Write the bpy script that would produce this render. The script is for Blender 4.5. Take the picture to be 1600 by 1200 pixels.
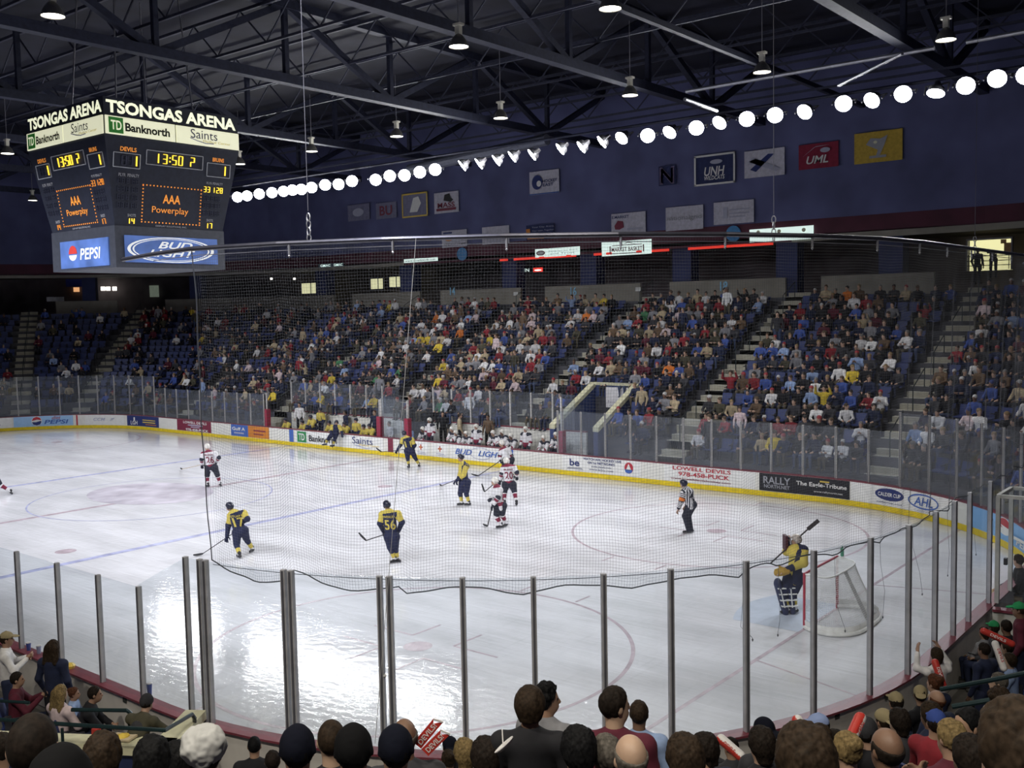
import bpy, bmesh, math, random
import numpy as np
from mathutils import Vector, Matrix
from mathutils.bvhtree import BVHTree

random.seed(7); rng = np.random.default_rng(7)
SC = bpy.context.scene
COL = SC.collection
for o in list(bpy.data.objects):
    bpy.data.objects.remove(o)

# ------------------------------------------------------------------ camera
CAM = np.array([35.7916, -21.5917, 7.0454])
YAW, PIT, ROL, FPX = 2.251713, -0.0726154, -0.0197997, 1573.0
FW = np.array([math.cos(PIT)*math.cos(YAW), math.cos(PIT)*math.sin(YAW), math.sin(PIT)])
_r = np.array([math.sin(YAW), -math.cos(YAW), 0.0]); _u = np.cross(_r, FW)
RT = _r*math.cos(ROL)+_u*math.sin(ROL); UP = -_r*math.sin(ROL)+_u*math.cos(ROL)
cam = bpy.data.cameras.new('camera'); co = bpy.data.objects.new('camera', cam); COL.objects.link(co)
cam.sensor_width = 36.0; cam.lens = FPX/1600*36.0; cam.clip_start = 0.05; cam.clip_end = 400
m3 = Matrix((RT, UP, -FW)).transposed().to_4x4(); m3.translation = Vector(CAM)
co.matrix_world = m3
SC.camera = co

# ------------------------------------------------------------------ world, exposure, view
w = bpy.data.worlds.new('haze_fill'); SC.world = w; w.use_nodes = True
w.node_tree.nodes['Background'].inputs[0].default_value = (0.32, 0.34, 0.62, 1)
w.node_tree.nodes['Background'].inputs[1].default_value = 0.11  # even bluish fill, added to lift dark areas as lens haze would
SC.view_settings.view_transform = 'Standard'; SC.view_settings.look = 'None'
SC.view_settings.exposure = 0.0; SC.view_settings.gamma = 1.0
SC.view_settings.use_curve_mapping = False
SC.cycles.max_bounces = 5; SC.cycles.diffuse_bounces = 2; SC.cycles.glossy_bounces = 2
SC.cycles.transmission_bounces = 2; SC.cycles.transparent_max_bounces = 24
SC.cycles.caustics_reflective = False; SC.cycles.caustics_refractive = False
SC.cycles.sample_clamp_indirect = 4.0

# ------------------------------------------------------------------ the rows of sports floodlights that light the ice
LAMP_POW = 4000.0
def ice_spot(x, y, z, tx, ty, power=LAMP_POW, ang=68):
    l = bpy.data.lights.new('floodlight_beam', 'SPOT'); l.energy = power; l.color = (0.93, 0.95, 1.0)
    l.spot_size = math.radians(ang); l.spot_blend = 0.55; l.shadow_soft_size = 0.3
    o = bpy.data.objects.new('floodlight_beam', l); COL.objects.link(o); o.location = (x, y, z)
    o.rotation_euler = (Vector((tx, ty, 0))-Vector((x, y, z))).to_track_quat('-Z', 'Y').to_euler()
    return o
for i in range(11):
    x = -26+i*5.2
    ice_spot(x, 16.8, 14.3, x*0.8, -2.5)
    ice_spot(x, -16.8, 14.3, x*0.8, 2.5)
HALL_POW = 240.0
HALL = [(x, 11.2) for x in (26.5, 20.5, 15.2, 8.9, 2.8, -3.1, -8.9, -31.6)] + [(20.7, 1.5), (15.2, 1.6), (9.5, -8.0), (-13.5, 1.3)]
for hx, hy in HALL + [(26.5, -9), (32.5, -14), (21, -19), (37, -6), (36, -22), (28, -24)]:  # unseen lamps added past HALL, boosted to brighten near stand and outer boards
    l = bpy.data.lights.new('hall_and_fill_glow', 'SPOT'); l.energy = HALL_POW*(15.0 if hy < -21 else 3.2 if hy < -8.5 else 1.0); l.color = (1.0, 0.93, 0.78); l.shadow_soft_size = 0.25
    l.spot_size = math.radians(150); l.spot_blend = 0.8
    o = bpy.data.objects.new('hall_and_fill_glow', l); COL.objects.link(o); o.location = (hx, hy, 14.93)
from mathutils import noise
# ------------------------------------------------------------------ helpers
A = lambda *p: np.array(p, float)
def ray(u, v): return FW + RT*(u-800)/FPX + UP*(600-v)/FPX
def at(u, v, x=None, y=None, z=None, d=None):      # the point of the place that a viewing ray meets
    r = ray(u, v)
    t = d if d is not None else (x-CAM[0])/r[0] if x is not None else (y-CAM[1])/r[1] if y is not None else (z-CAM[2])/r[2]
    return CAM+r*t
def depth(p): return float((np.array(p)-CAM) @ FW)

R0 = 8.85; SX = 30.48-R0; SY = 12.95-R0; QA = R0*math.pi/2
def bp(s, o=0.0):                                   # the line of the boards; s runs from the far centre clockwise, o = distance outside
    m = 1
    if s < 0: s, m = -s, -1
    if s <= SX: p = (s, 12.95+o)
    elif s <= SX+QA:
        a = math.pi/2-(s-SX)/R0; p = (SX+(R0+o)*math.cos(a), SY+(R0+o)*math.sin(a))
    elif s <= SX+QA+2*SY: p = (30.48+o, SY-(s-SX-QA))
    elif s <= SX+2*QA+2*SY:
        a = -(s-SX-QA-2*SY)/R0; p = (SX+(R0+o)*math.cos(a), -SY+(R0+o)*math.sin(a))
    else: p = (SX-(s-SX-2*QA-2*SY), -12.95-o)
    return A(m*p[0], p[1])
def btan(s):
    d = bp(s+.01)-bp(s-.01); return d/np.linalg.norm(d)
def bdist(x, y):
    dx, dy = max(abs(x)-SX, 0), max(abs(y)-SY, 0)
    return math.hypot(dx, dy)-R0 if dx > 0 and dy > 0 else max(abs(x)-30.48, abs(y)-12.95)

_mats = {}
def M(name, col, rough=0.6, metal=0.0, emit=0.0, var=0.12, scale=6.0, spec=0.4, oc=False, attr=None, alpha=None):
    if name in _mats: return _mats[name]
    m = bpy.data.materials.new(name); m.use_nodes = True; nt = m.node_tree; b = nt.nodes['Principled BSDF']
    b.inputs['Roughness'].default_value = rough; b.inputs['Metallic'].default_value = metal
    b.inputs['Specular IOR Level'].default_value = spec
    L = nt.links.new
    if emit:
        b.inputs['Emission Color'].default_value = (*col, 1); b.inputs['Emission Strength'].default_value = emit
    tc = nt.nodes.new('ShaderNodeTexCoord'); nz = nt.nodes.new('ShaderNodeTexNoise'); nz.inputs['Scale'].default_value = scale
    L(tc.outputs['Object'], nz.inputs['Vector'])
    mr = nt.nodes.new('ShaderNodeMapRange'); mr.inputs[1].default_value = .3; mr.inputs[2].default_value = .7
    mr.inputs[3].default_value = 1-var; mr.inputs[4].default_value = 1+var; L(nz.outputs[0], mr.inputs[0])
    mx = nt.nodes.new('ShaderNodeVectorMath'); mx.operation = 'SCALE'; L(mr.outputs[0], mx.inputs['Scale'])
    if oc:
        oi = nt.nodes.new('ShaderNodeObjectInfo'); L(oi.outputs['Color'], mx.inputs[0])
    elif attr:
        at_ = nt.nodes.new('ShaderNodeAttribute'); at_.attribute_name = attr; L(at_.outputs['Color'], mx.inputs[0])
    else: mx.inputs[0].default_value = col
    L(mx.outputs[0], b.inputs['Base Color'])
    _mats[name] = m; return m
def MR(name, cols, rough=0.6):                      # colour picked per object at random out of a list
    if name in _mats: return _mats[name]
    m = bpy.data.materials.new(name); m.use_nodes = True; nt = m.node_tree; b = nt.nodes['Principled BSDF']
    b.inputs['Roughness'].default_value = rough
    oi = nt.nodes.new('ShaderNodeObjectInfo'); cr = nt.nodes.new('ShaderNodeValToRGB'); cr.color_ramp.interpolation = 'CONSTANT'
    e = cr.color_ramp.elements
    while len(e) < len(cols): e.new(0.5)
    for i, c in enumerate(cols): e[i].position = i/len(cols); e[i].color = (*c, 1)
    nt.links.new(oi.outputs['Random'], cr.inputs[0]); nt.links.new(cr.outputs[0], b.inputs['Base Color'])
    _mats[name] = m; return m
def glass_mat(name, tint, haze, rough=0.03):
    m = bpy.data.materials.new(name); m.use_nodes = True; nt = m.node_tree; nt.nodes.clear(); L = nt.links.new
    out = nt.nodes.new('ShaderNodeOutputMaterial'); tr = nt.nodes.new('ShaderNodeBsdfTransparent'); tr.inputs[0].default_value = (*tint, 1)
    df = nt.nodes.new('ShaderNodeBsdfDiffuse'); df.inputs[0].default_value = (.75, .8, .88, 1)
    gl = nt.nodes.new('ShaderNodeBsdfGlossy'); gl.inputs['Roughness'].default_value = rough
    nz = nt.nodes.new('ShaderNodeTexNoise'); nz.inputs['Scale'].default_value = 3.0
    mr = nt.nodes.new('ShaderNodeMapRange'); mr.inputs[3].default_value = haze*.6; mr.inputs[4].default_value = haze*1.4; L(nz.outputs[0], mr.inputs[0])
    a = nt.nodes.new('ShaderNodeMixShader'); L(mr.outputs[0], a.inputs[0]); L(tr.outputs[0], a.inputs[1]); L(df.outputs[0], a.inputs[2])
    lw = nt.nodes.new('ShaderNodeLayerWeight'); pw = nt.nodes.new('ShaderNodeMath'); pw.operation = 'POWER'; pw.inputs[1].default_value = 5.0; L(lw.outputs['Facing'], pw.inputs[0])
    fr = nt.nodes.new('ShaderNodeMapRange'); fr.inputs[3].default_value = .025; fr.inputs[4].default_value = .30; L(pw.outputs[0], fr.inputs[0])
    b = nt.nodes.new('ShaderNodeMixShader'); L(fr.outputs[0], b.inputs[0]); L(a.outputs[0], b.inputs[1]); L(gl.outputs[0], b.inputs[2])
    L(b.outputs[0], out.inputs[0]); _mats[name] = m; return m

def link(name, me, parent=None, loc=None):
    o = bpy.data.objects.new(name, me); COL.objects.link(o)
    if parent is not None: o.parent = parent
    if loc is not None: o.location = tuple(loc)
    return o
def tag(o, label, cat, group=None):
    o['label'] = label; o['category'] = cat
    if group: o['group'] = group
    return o
def thing(name, label, cat, loc=(0, 0, 0), rz=0.0, group=None):
    o = bpy.data.objects.new(name, None); COL.objects.link(o); o.location = tuple(loc); o.rotation_euler = (0, 0, rz)
    return tag(o, label, cat, group)
def struct(o): o['kind'] = 'structure'; return o

_txt = {}
def tmesh(s, bold=True, shear=0.0):
    k = (s, bold, shear)
    if k not in _txt:
        c = bpy.data.curves.new('t', 'FONT'); c.body = s; c.size = 1; c.resolution_u = 3; c.shear = shear
        if bold: c.offset = 0.018*float(bold)
        o = bpy.data.objects.new('t', c); COL.objects.link(o)
        me = bpy.data.meshes.new_from_object(o.evaluated_get(bpy.context.evaluated_depsgraph_get()))
        v = np.array([q.co[:2] for q in me.vertices]); f = [tuple(p.vertices) for p in me.polygons]
        bpy.data.objects.remove(o); bpy.data.curves.remove(c); bpy.data.meshes.remove(me)
        lo, hi = v.min(0), v.max(0); v = (v-(lo+hi)/2)/(hi-lo)
        _txt[k] = (v, f, (hi-lo)[0]/(hi-lo)[1])
    return _txt[k]

class MB:
    def __init__(s): s.v = []; s.f = []; s.m = []
    def add(s, vs, fs, mat=0):
        n = len(s.v); s.v += [tuple(map(float, q)) for q in vs]; s.f += [tuple(i+n for i in f) for f in fs]; s.m += [mat]*len(fs); return s
    def obox(s, c, X, Y, Z, mat=0):                 # centre and three half-edges
        c, X, Y, Z = map(np.array, (c, X, Y, Z))
        vs = [c+a*X+b*Y+d*Z for d in (-1, 1) for a, b in ((-1, -1), (1, -1), (1, 1), (-1, 1))]
        return s.add(vs, [(0, 3, 2, 1), (4, 5, 6, 7), (0, 1, 5, 4), (1, 2, 6, 5), (2, 3, 7, 6), (3, 0, 4, 7)], mat)
    def box(s, cx, cy, cz, sx, sy, sz, rz=0, mat=0):
        c, n = math.cos(rz), math.sin(rz)
        return s.obox((cx, cy, cz), (c*sx/2, n*sx/2, 0), (-n*sy/2, c*sy/2, 0), (0, 0, sz/2), mat)
    def bar(s, a, b, w, h, mat=0):                  # square bar from a to b
        a, b = A(*a), A(*b); d = b-a; L = np.linalg.norm(d); d /= L
        q = A(0, 0, 1) if abs(d[2]) < .9 else A(1, 0, 0); X = np.cross(q, d); X /= np.linalg.norm(X); Y = np.cross(d, X)
        return s.obox((a+b)/2, X*w/2, Y*h/2, d*L/2, mat)
    def tube(s, a, b, ra, rb=None, n=8, mat=0): return s.path([a, b], [ra, ra if rb is None else rb], n, mat)
    def path(s, pts, r, n=6, mat=0, cap=True):
        pts = [A(*p) for p in pts]; N = len(pts); rs = r if hasattr(r, '__len__') else [r]*N
        vs = []; X = None
        for i, p in enumerate(pts):
            d = pts[min(i+1, N-1)]-pts[max(i-1, 0)]; d = d/(np.linalg.norm(d)+1e-9)
            if X is None:
                q = A(0, 0, 1) if abs(d[2]) < .9 else A(1, 0, 0); X = np.cross(q, d)
            X = X-d*(X@d); X /= np.linalg.norm(X)+1e-9; Y = np.cross(d, X)
            vs += [p+rs[i]*(math.cos(2*math.pi*k/n)*X+math.sin(2*math.pi*k/n)*Y) for k in range(n)]
        fs = [(i*n+k, i*n+(k+1) % n, (i+1)*n+(k+1) % n, (i+1)*n+k) for i in range(N-1) for k in range(n)]
        if cap: fs += [tuple(range(n))[::-1], tuple((N-1)*n+k for k in range(n))]
        return s.add(vs, fs, mat)
    def lathe(s, c, prof, n=16, mat=0, ax=(0, 0, 1)):
        ax = A(*ax)/np.linalg.norm(ax); q = A(1, 0, 0) if abs(ax[0]) < .9 else A(0, 1, 0)
        X = np.cross(ax, q); X /= np.linalg.norm(X); Y = np.cross(ax, X); c = A(*c)
        vs = [c+ax*z+r*(math.cos(2*math.pi*k/n)*X+math.sin(2*math.pi*k/n)*Y) for r, z in prof for k in range(n)]
        fs = [(i*n+k, i*n+(k+1) % n, (i+1)*n+(k+1) % n, (i+1)*n+k) for i in range(len(prof)-1) for k in range(n)]
        return s.add(vs, fs, mat)
    def disc(s, c, X, Y, n=28, mat=0, a0=0, a1=2*math.pi):
        c, X, Y = A(*c), A(*X), A(*Y)
        return s.add([c+math.cos(a0+(a1-a0)*k/n)*X+math.sin(a0+(a1-a0)*k/n)*Y for k in range(n if a1-a0 > 6.28 else n+1)],
                     [tuple(range(n if a1-a0 > 6.28 else n+1))], mat)
    def ring(s, c, X, Y, ri, n=40, mat=0, a0=0, a1=2*math.pi):
        c, X, Y = A(*c), A(*X), A(*Y)
        vs = []
        for k in range(n+1):
            t = a0+(a1-a0)*k/n; p = math.cos(t)*X+math.sin(t)*Y; vs += [c+p, c+p*ri]
        return s.add(vs, [(2*k, 2*k+1, 2*k+3, 2*k+2) for k in range(n)], mat)
    def poly(s, pts, mat=0): return s.add(pts, [tuple(range(len(pts)))], mat)
    def text(s, t, c, X, Y, w, h, mat=0, bold=True, shear=0.0):
        v, f, _ = tmesh(t, bold, shear); c, X, Y = A(*c), A(*X), A(*Y)
        return s.add([c+X*p[0]*w+Y*p[1]*h for p in v], f, mat)
    def textf(s, t, fn, s0, z0, w, h, mat=0, bold=True, shear=0.0):
        v, f, _ = tmesh(t, bold, shear)
        return s.add([fn(s0+p[0]*w, z0+p[1]*h) for p in v], f, mat)
    def mesh(s, name, mats, smooth=False):
        me = bpy.data.meshes.new(name); me.from_pydata(s.v, [], s.f)
        for m in (mats if isinstance(mats, (list, tuple)) else [mats]): me.materials.append(m)
        me.polygons.foreach_set('material_index', s.m)
        if smooth: me.polygons.foreach_set('use_smooth', [True]*len(s.f))
        me.update(); return me
    def build(s, name, mats, parent=None, loc=None, smooth=False): return link(name, s.mesh(name, mats, smooth), parent, loc)

def np_mesh(name, V, F, mi, mats, smooth=True):
    me = bpy.data.meshes.new(name); nv, nf = len(V), len(F); k = F.shape[1]
    me.vertices.add(nv); me.vertices.foreach_set('co', V.astype(np.float32).ravel())
    me.loops.add(nf*k); me.loops.foreach_set('vertex_index', F.astype(np.int32).ravel())
    me.polygons.add(nf); me.polygons.foreach_set('loop_start', np.arange(nf, dtype=np.int32)*k)
    for m in mats: me.materials.append(m)
    me.polygons.foreach_set('material_index', np.asarray(mi, np.int32))
    me.polygons.foreach_set('use_smooth', np.full(nf, smooth))
    me.update(calc_edges=True); return me

# ---- bodies, garments and hair: smooth unions of tapered limbs, meshed by surface nets
class Blob:
    def __init__(s): s.p = []; s.cut = []
    def c(s, a, b, ra, rb=None, lab=0, k=.02, fl=None, q=1.0):   # tapered limb; fl,q: flattened along fl by q
        s.p.append(('c', A(*a), A(*b), ra, ra if rb is None else rb, lab, k, None if fl is None else A(*fl)/np.linalg.norm(fl), q)); return s
    def e(s, c, r, lab=0, k=.02, fr=None):                       # ellipsoid; fr = 3x3 rows of its axes
        s.p.append(('e', A(*c), A(*r), fr if fr is not None else np.eye(3), None, lab, k)); return s
    def half(s, pt, n): s.cut.append(('h', A(*pt), A(*n)/np.linalg.norm(n))); return s   # removes the side n points to
    def hole(s, c, r, fr=None): s.cut.append(('e', A(*c), A(*r), fr if fr is not None else np.eye(3))); return s
    @staticmethod
    def _d(p, X):
        if p[0] == 'c':
            a, b, ra, rb, fl, q = p[1], p[2], p[3], p[4], p[7], p[8]
            P = X-a; ab = b-a
            if fl is not None:
                P = P+(P@fl)[..., None]*fl*(q-1); ab = ab+fl*(ab@fl)*(q-1)
            t = np.clip((P@ab)/(ab@ab+1e-9), 0, 1)
            return np.linalg.norm(P-t[..., None]*ab, axis=-1)-(ra+(rb-ra)*t), t
        Q = (X-p[1])@p[3].T; k0 = np.linalg.norm(Q/p[2], axis=-1); k1 = np.linalg.norm(Q/(p[2]**2), axis=-1)
        return k0*(k0-1)/(k1+1e-9), None
    def dist(s, X):
        d = None
        for p in s.p:
            e = s._d(p, X)[0]; k = p[6]
            if d is None: d = e
            else:
                h = np.maximum(k-np.abs(d-e), 0)/k; d = np.minimum(d, e)-h*h*k*.25
        for c in s.cut:
            if c[0] == 'h': d = np.maximum(d, (X-c[1])@c[2])
            else:
                Q = (X-c[1])@c[3].T; d = np.maximum(d, -(np.linalg.norm(Q/c[2], axis=-1)-1)*c[2].min())
        return d
    def mesh(s, name, mats, h=.02, fn=None, smooth=True):
        lo, hi = [], []
        for p in s.p:
            if p[0] == 'c':
                r = max(p[3], p[4]); lo.append(np.minimum(p[1], p[2])-r); hi.append(np.maximum(p[1], p[2])+r)
            else: lo.append(p[1]-p[2].max()); hi.append(p[1]+p[2].max())
        lo = np.min(lo, 0)-2*h; hi = np.max(hi, 0)+2*h; n = np.ceil((hi-lo)/h).astype(int)+1
        G = np.stack(np.meshgrid(*[lo[i]+h*np.arange(n[i]) for i in range(3)], indexing='ij'), -1)
        D = s.dist(G); ins = D < 0
        corners = [(a, b, c) for a in (0, 1) for b in (0, 1) for c in (0, 1)]
        sl = lambda T, o: T[o[0]:n[0]-1+o[0], o[1]:n[1]-1+o[1], o[2]:n[2]-1+o[2]]
        cnt = sum(sl(ins, o).astype(int) for o in corners); act = (cnt > 0) & (cnt < 8)
        I = np.argwhere(act); idx = -np.ones(act.shape, int); idx[act] = np.arange(len(I))
        pos = np.zeros((len(I), 3)); wt = np.zeros(len(I))
        dv = {o: D[I[:, 0]+o[0], I[:, 1]+o[1], I[:, 2]+o[2]] for o in corners}
        for o in corners:
            for ax in range(3):
                if o[ax]: continue
                o2 = list(o); o2[ax] = 1; d0, d1 = dv[o], dv[tuple(o2)]; x = (d0 < 0) != (d1 < 0)
                t = np.where(x, d0/(d0-d1+1e-12), 0); q = np.tile(A(*o), (len(I), 1)); q[:, ax] = t
                pos[x] += q[x]; wt[x] += 1
        V = lo+h*(I+pos/wt[:, None])
        F = []
        for ax in range(3):
            b, c = (ax+1) % 3, (ax+2) % 3
            e0 = np.take(ins, range(n[ax]-1), ax); e1 = np.take(ins, range(1, n[ax]), ax)
            E = np.argwhere(e0 != e1); E = E[(E[:, b] > 0) & (E[:, c] > 0) & (E[:, b] < n[b]-1) & (E[:, c] < n[c]-1)]
            if not len(E): continue
            g = []
            for db, dc in ((0, 0), (-1, 0), (-1, -1), (0, -1)):
                Q = E.copy(); Q[:, b] += db; Q[:, c] += dc; g.append(idx[Q[:, 0], Q[:, 1], Q[:, 2]])
            g = np.stack(g, 1); fl = ~e0[E[:, 0], E[:, 1], E[:, 2]]; g[fl] = g[fl][:, ::-1]; F.append(g)
        F = np.concatenate(F); F = F[(F >= 0).all(1)]
        Cn = V[F].mean(1); best = np.full(len(F), 9.0); lab = np.zeros(len(F), int); tt = np.zeros(len(F))
        for p in s.p:
            d, t = s._d(p, Cn); b = d < best; best[b] = d[b]; lab[b] = p[5]
            if t is not None: tt[b] = t[b]
        mi = lab if fn is None else fn(lab, tt, Cn)
        return np_mesh(name, V, F, mi, mats, smooth)

# materials used all over
STEEL = M('galvanised steel', (.42, .42, .45), .4, .6); WHITE = M('white paint', (.82, .82, .8), .5); BLACK = M('black rubber', (.012, .012, .016), .5)
MAROON = M('maroon trim', (.20, .045, .065), .4); YELLOW = M('yellow kick plate', (.80, .60, .02), .4); NAVY = M('navy paint', (.02, .03, .10), .5)
SKIN = MR('skin', [(.36, .22, .15), (.40, .25, .18), (.32, .19, .13), (.42, .28, .20), (.18, .10, .065)], .55)
# ================================================================== THE SETTING
def s_at(u, o, z, lo=-48.0, hi=40.0):               # where along the boards a column of the view meets offset o
    best = (1e9, 0)
    for s in np.arange(lo, hi, .1):
        q = bp(s, o); d = A(q[0], q[1], z)-CAM; zz = d @ FW
        if zz > 1:
            e = abs(800+FPX*(d @ RT)/zz-u)
            if e < best[0]: best = (e, s)
    return best[1]
def sweepbox(mb, s0, s1, o0, o1, z0, z1, mat=0, ds=.5):
    n = max(1, int(math.ceil(abs(s1-s0)/ds))); vs = []
    for i in range(n+1):
        s = s0+(s1-s0)*i/n; a, b = bp(s, o0), bp(s, o1)
        vs += [(*a, z0), (*b, z0), (*b, z1), (*a, z1)]
    fs = [(4*i+k, 4*i+(k+1) % 4, 4*i+4+(k+1) % 4, 4*i+4+k) for i in range(n) for k in range(4)]
    fs += [(0, 3, 2, 1), (4*n, 4*n+1, 4*n+2, 4*n+3)]
    mb.add(vs, fs, mat)
def sweeppanel(mb, s0, s1, o, z0, z1, mat=0, ds=.4):
    n = max(1, int(math.ceil(abs(s1-s0)/ds))); vs = []
    for i in range(n+1):
        a = bp(s0+(s1-s0)*i/n, o); vs += [(*a, z0), (*a, z1)]
    mb.add(vs, [(2*i, 2*i+2, 2*i+3, 2*i+1) for i in range(n)], mat)

# ---- slab under everything and the ice
CONC = M('arena concrete', (.20, .19, .185), .8, var=.2, scale=1.2)
struct(MB().box(-5, 2, -.12, 110, 76, .2).build('floor', CONC))
def ice_material():
    m = bpy.data.materials.new('skated ice'); m.use_nodes = True; nt = m.node_tree; b = nt.nodes['Principled BSDF']; L = nt.links.new
    tc = nt.nodes.new('ShaderNodeTexCoord')
    def noise(sc, rot, scale, det=4):
        mp = nt.nodes.new('ShaderNodeMapping'); mp.inputs['Scale'].default_value = sc; mp.inputs['Rotation'].default_value = (0, 0, rot)
        nz = nt.nodes.new('ShaderNodeTexNoise'); nz.inputs['Scale'].default_value = scale; nz.inputs['Detail'].default_value = det
        L(tc.outputs['Object'], mp.inputs[0]); L(mp.outputs[0], nz.inputs['Vector']); return nz.outputs[0]
    def ramp(x, a, bb, c0, c1):
        r = nt.nodes.new('ShaderNodeMapRange'); r.inputs[1].default_value = a; r.inputs[2].default_value = bb
        r.inputs[3].default_value = c0; r.inputs[4].default_value = c1; L(x, r.inputs[0]); return r.outputs[0]
    def mul(x, y):
        q = nt.nodes.new('ShaderNodeMath'); q.operation = 'MULTIPLY'; L(x, q.inputs[0]); L(y, q.inputs[1]); return q.outputs[0]
    smudge = ramp(noise((.45, 1.3, 1), .3, .55, 6), .30, .62, .78, 1.0)
    streak = ramp(noise((.5, 9, 1), .5, 1.4, 5), .25, .5, .90, 1.0); streak2 = ramp(noise((9, .6, 1), .2, 1.2, 5), .24, .46, .93, 1.0)
    tone = mul(mul(smudge, streak), streak2)
    for rot, sy in ((.25, 26), (-.6, 31), (1.25, 24), (2.2, 29)): tone = mul(tone, ramp(noise((.5, sy, 1), rot, .8, 3), .60, .70, 1.0, 1.09))
    sc = nt.nodes.new('ShaderNodeVectorMath'); sc.operation = 'SCALE'; sc.inputs[0].default_value = (.80, .80, .845); L(tone, sc.inputs['Scale'])
    L(sc.outputs[0], b.inputs['Base Color'])
    L(ramp(noise((.6, 3, 1), .9, 1.5, 6), .3, .7, .02, .11), b.inputs['Roughness'])
    b.inputs['IOR'].default_value = 1.31; b.inputs['Specular IOR Level'].default_value = .5
    bu = nt.nodes.new('ShaderNodeBump'); bu.inputs['Strength'].default_value = .35; bu.inputs['Distance'].default_value = .02
    L(noise((1, 1.6, 1), .4, 3.5, 5), bu.inputs['Height']); L(bu.outputs[0], b.inputs['Normal'])
    return m
ICE = ice_material()
ring = [bp(s, .01) for s in np.arange(-65.0, 65.01, .5)]
mb = MB(); near = [(SX*1, -12.96), (-SX, -12.96)]
loop = []
S_END = SX+2*QA+2*SY
for s in np.arange(0, S_END, .4): loop.append((*bp(s), .0))
loop += [(x, -12.95, 0) for x in np.arange(SX, -SX, -1.0)]
for s in np.arange(S_END, 0, -.4): loop.append((*bp(-s), .0))
n = len(loop); mb.poly(loop[::-1]); ice = struct(mb.build('floor_ice', ICE))
RED_L = M('red ice paint', (.55, .46, .51), .2, var=.2, scale=3); BLUE_L = M('blue ice paint', (.46, .48, .70), .2, var=.25, scale=3)
CREASE = M('pale blue crease paint', (.62, .68, .80), .2, var=.06, scale=3); LOGO = M('worn centre logo paint', (.58, .545, .62), .25, var=.22, scale=.9)
def mark(name, mb, mat): return mb.build(name, mat, ice)
Z = .003
def hw(x):                                          # half width of the sheet at x
    d = abs(x)-SX
    return 12.9 if d <= 0 else SY+math.sqrt(max(R0*R0-d*d, 0))-.05
def xline(x, wd): h = hw(x); return MB().poly([(x-wd/2, -h, Z), (x+wd/2, -h, Z), (x+wd/2, h, Z), (x-wd/2, h, Z)])
mark('blue_line', xline(7.62, .30), BLUE_L); mark('blue_line', xline(-7.62, .30), BLUE_L); mark('centre_line', xline(0, .28), RED_L)
mark('goal_line', xline(27.13, .09), RED_L); mark('goal_line', xline(-27.13, .06), RED_L)
mark('centre_circle', MB().ring((0, 0, Z+.001), (4.57, 0, 0), (0, 4.57, 0), .986, 96), BLUE_L)
mb = MB(); mb.disc((-.9, .4, Z+.002), (2.9, 0, 0), (0, 2.2, 0), 40)
mark('centre_logo', mb, LOGO)
for sx in (1, -1):
    for sy in (1, -1):
        cx, cy = 21.03*sx, 6.71*sy
        mb = MB().ring((cx, cy, Z), (4.57, 0, 0), (0, 4.57, 0), .981, 96)
        for hx in (-1, 1):
            for hy in (-1, 1):                      # the L marks round the spot and the hash marks outside the ring
                px, py = cx+hx*.61, cy+hy*.46
                mb.obox((px+hx*.6, py, Z), (.6, 0, 0), (0, .03, 0), (0, 0, .001)); mb.obox((px, py+hy*.45, Z), (.03, 0, 0), (0, .45, 0), (0, 0, .001))
                mb.obox((cx+hx*.85, cy+hy*4.87, Z), (.03, 0, 0), (0, .3, 0), (0, 0, .001))
        mark('faceoff_circle', mb, RED_L)
        mark('faceoff_spot', MB().disc((cx, cy, Z+.001), (.31, 0, 0), (0, .31, 0)), RED_L)
        mark('faceoff_spot', MB().disc((6.1*sx, cy, Z+.001), (.31, 0, 0), (0, .31, 0)), RED_L)
    mb = MB(); pts = [(27.1*sx, -1.22, Z+.001)]+[((27.1-.0)*sx-sx*(1.37+.46*math.cos(t*1.2)), 1.22*t, Z+.001) for t in np.linspace(-1, 1, 17)]+[(27.1*sx, 1.22, Z+.001)]
    mark('goal_crease', mb.poly(pts), CREASE)
    mb = MB(); mb.bar((27.13*sx, -3.35, Z), (30.4*sx, -4.3, Z), .05, .002); mb.bar((27.13*sx, 3.35, Z), (30.4*sx, 4.3, Z), .05, .002)
    mark('trapezoid_line', mb, RED_L)

# ---- the boards
BOARD_W = M('white board panel', (.78, .77, .72), .45, var=.05); BOARD_G = M('grey board backing', (.62, .59, .56), .7, var=.12, scale=2)
HB = .905
def boards(label, s0, s1):
    t = thing('rink_board', label, 'rink board', (*bp((s0+s1)/2), 0))
    inv = -A(*t.location)
    def fin(mb, name, mat):
        mb.v = [tuple(A(*q)+inv) for q in mb.v]; return mb.build(name, mat, t)
    mb = MB(); sweepbox(mb, s0, s1, 0, .06, .0, .87); fin(mb, 'board_panel', BOARD_W)
    mb = MB(); sweepbox(mb, s0, s1, .06, .17, 0, .868); fin(mb, 'backing', BOARD_G)
    mb = MB(); sweepbox(mb, s0, s1, -.02, .005, .01, .20); fin(mb, 'kick_plate', YELLOW)
    mb = MB(); sweepbox(mb, s0, s1, -.015, .235, .872, HB); fin(mb, 'cap_rail', MAROON)
    return t, fin
BFAR = boards('white straight boards with adverts along the far side below the benches', -21.63, 21.63)
BLC = boards('white curved boards with blue drink advert at the far end beside tall glass', -48.0, -21.63)
BRC = boards('white curved boards with blue advert behind the goal, far corner', 21.63, 36.2)
BNEAR = boards('curved boards with grey outer side and maroon cap below the crowd', 36.2, 80.0)

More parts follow.
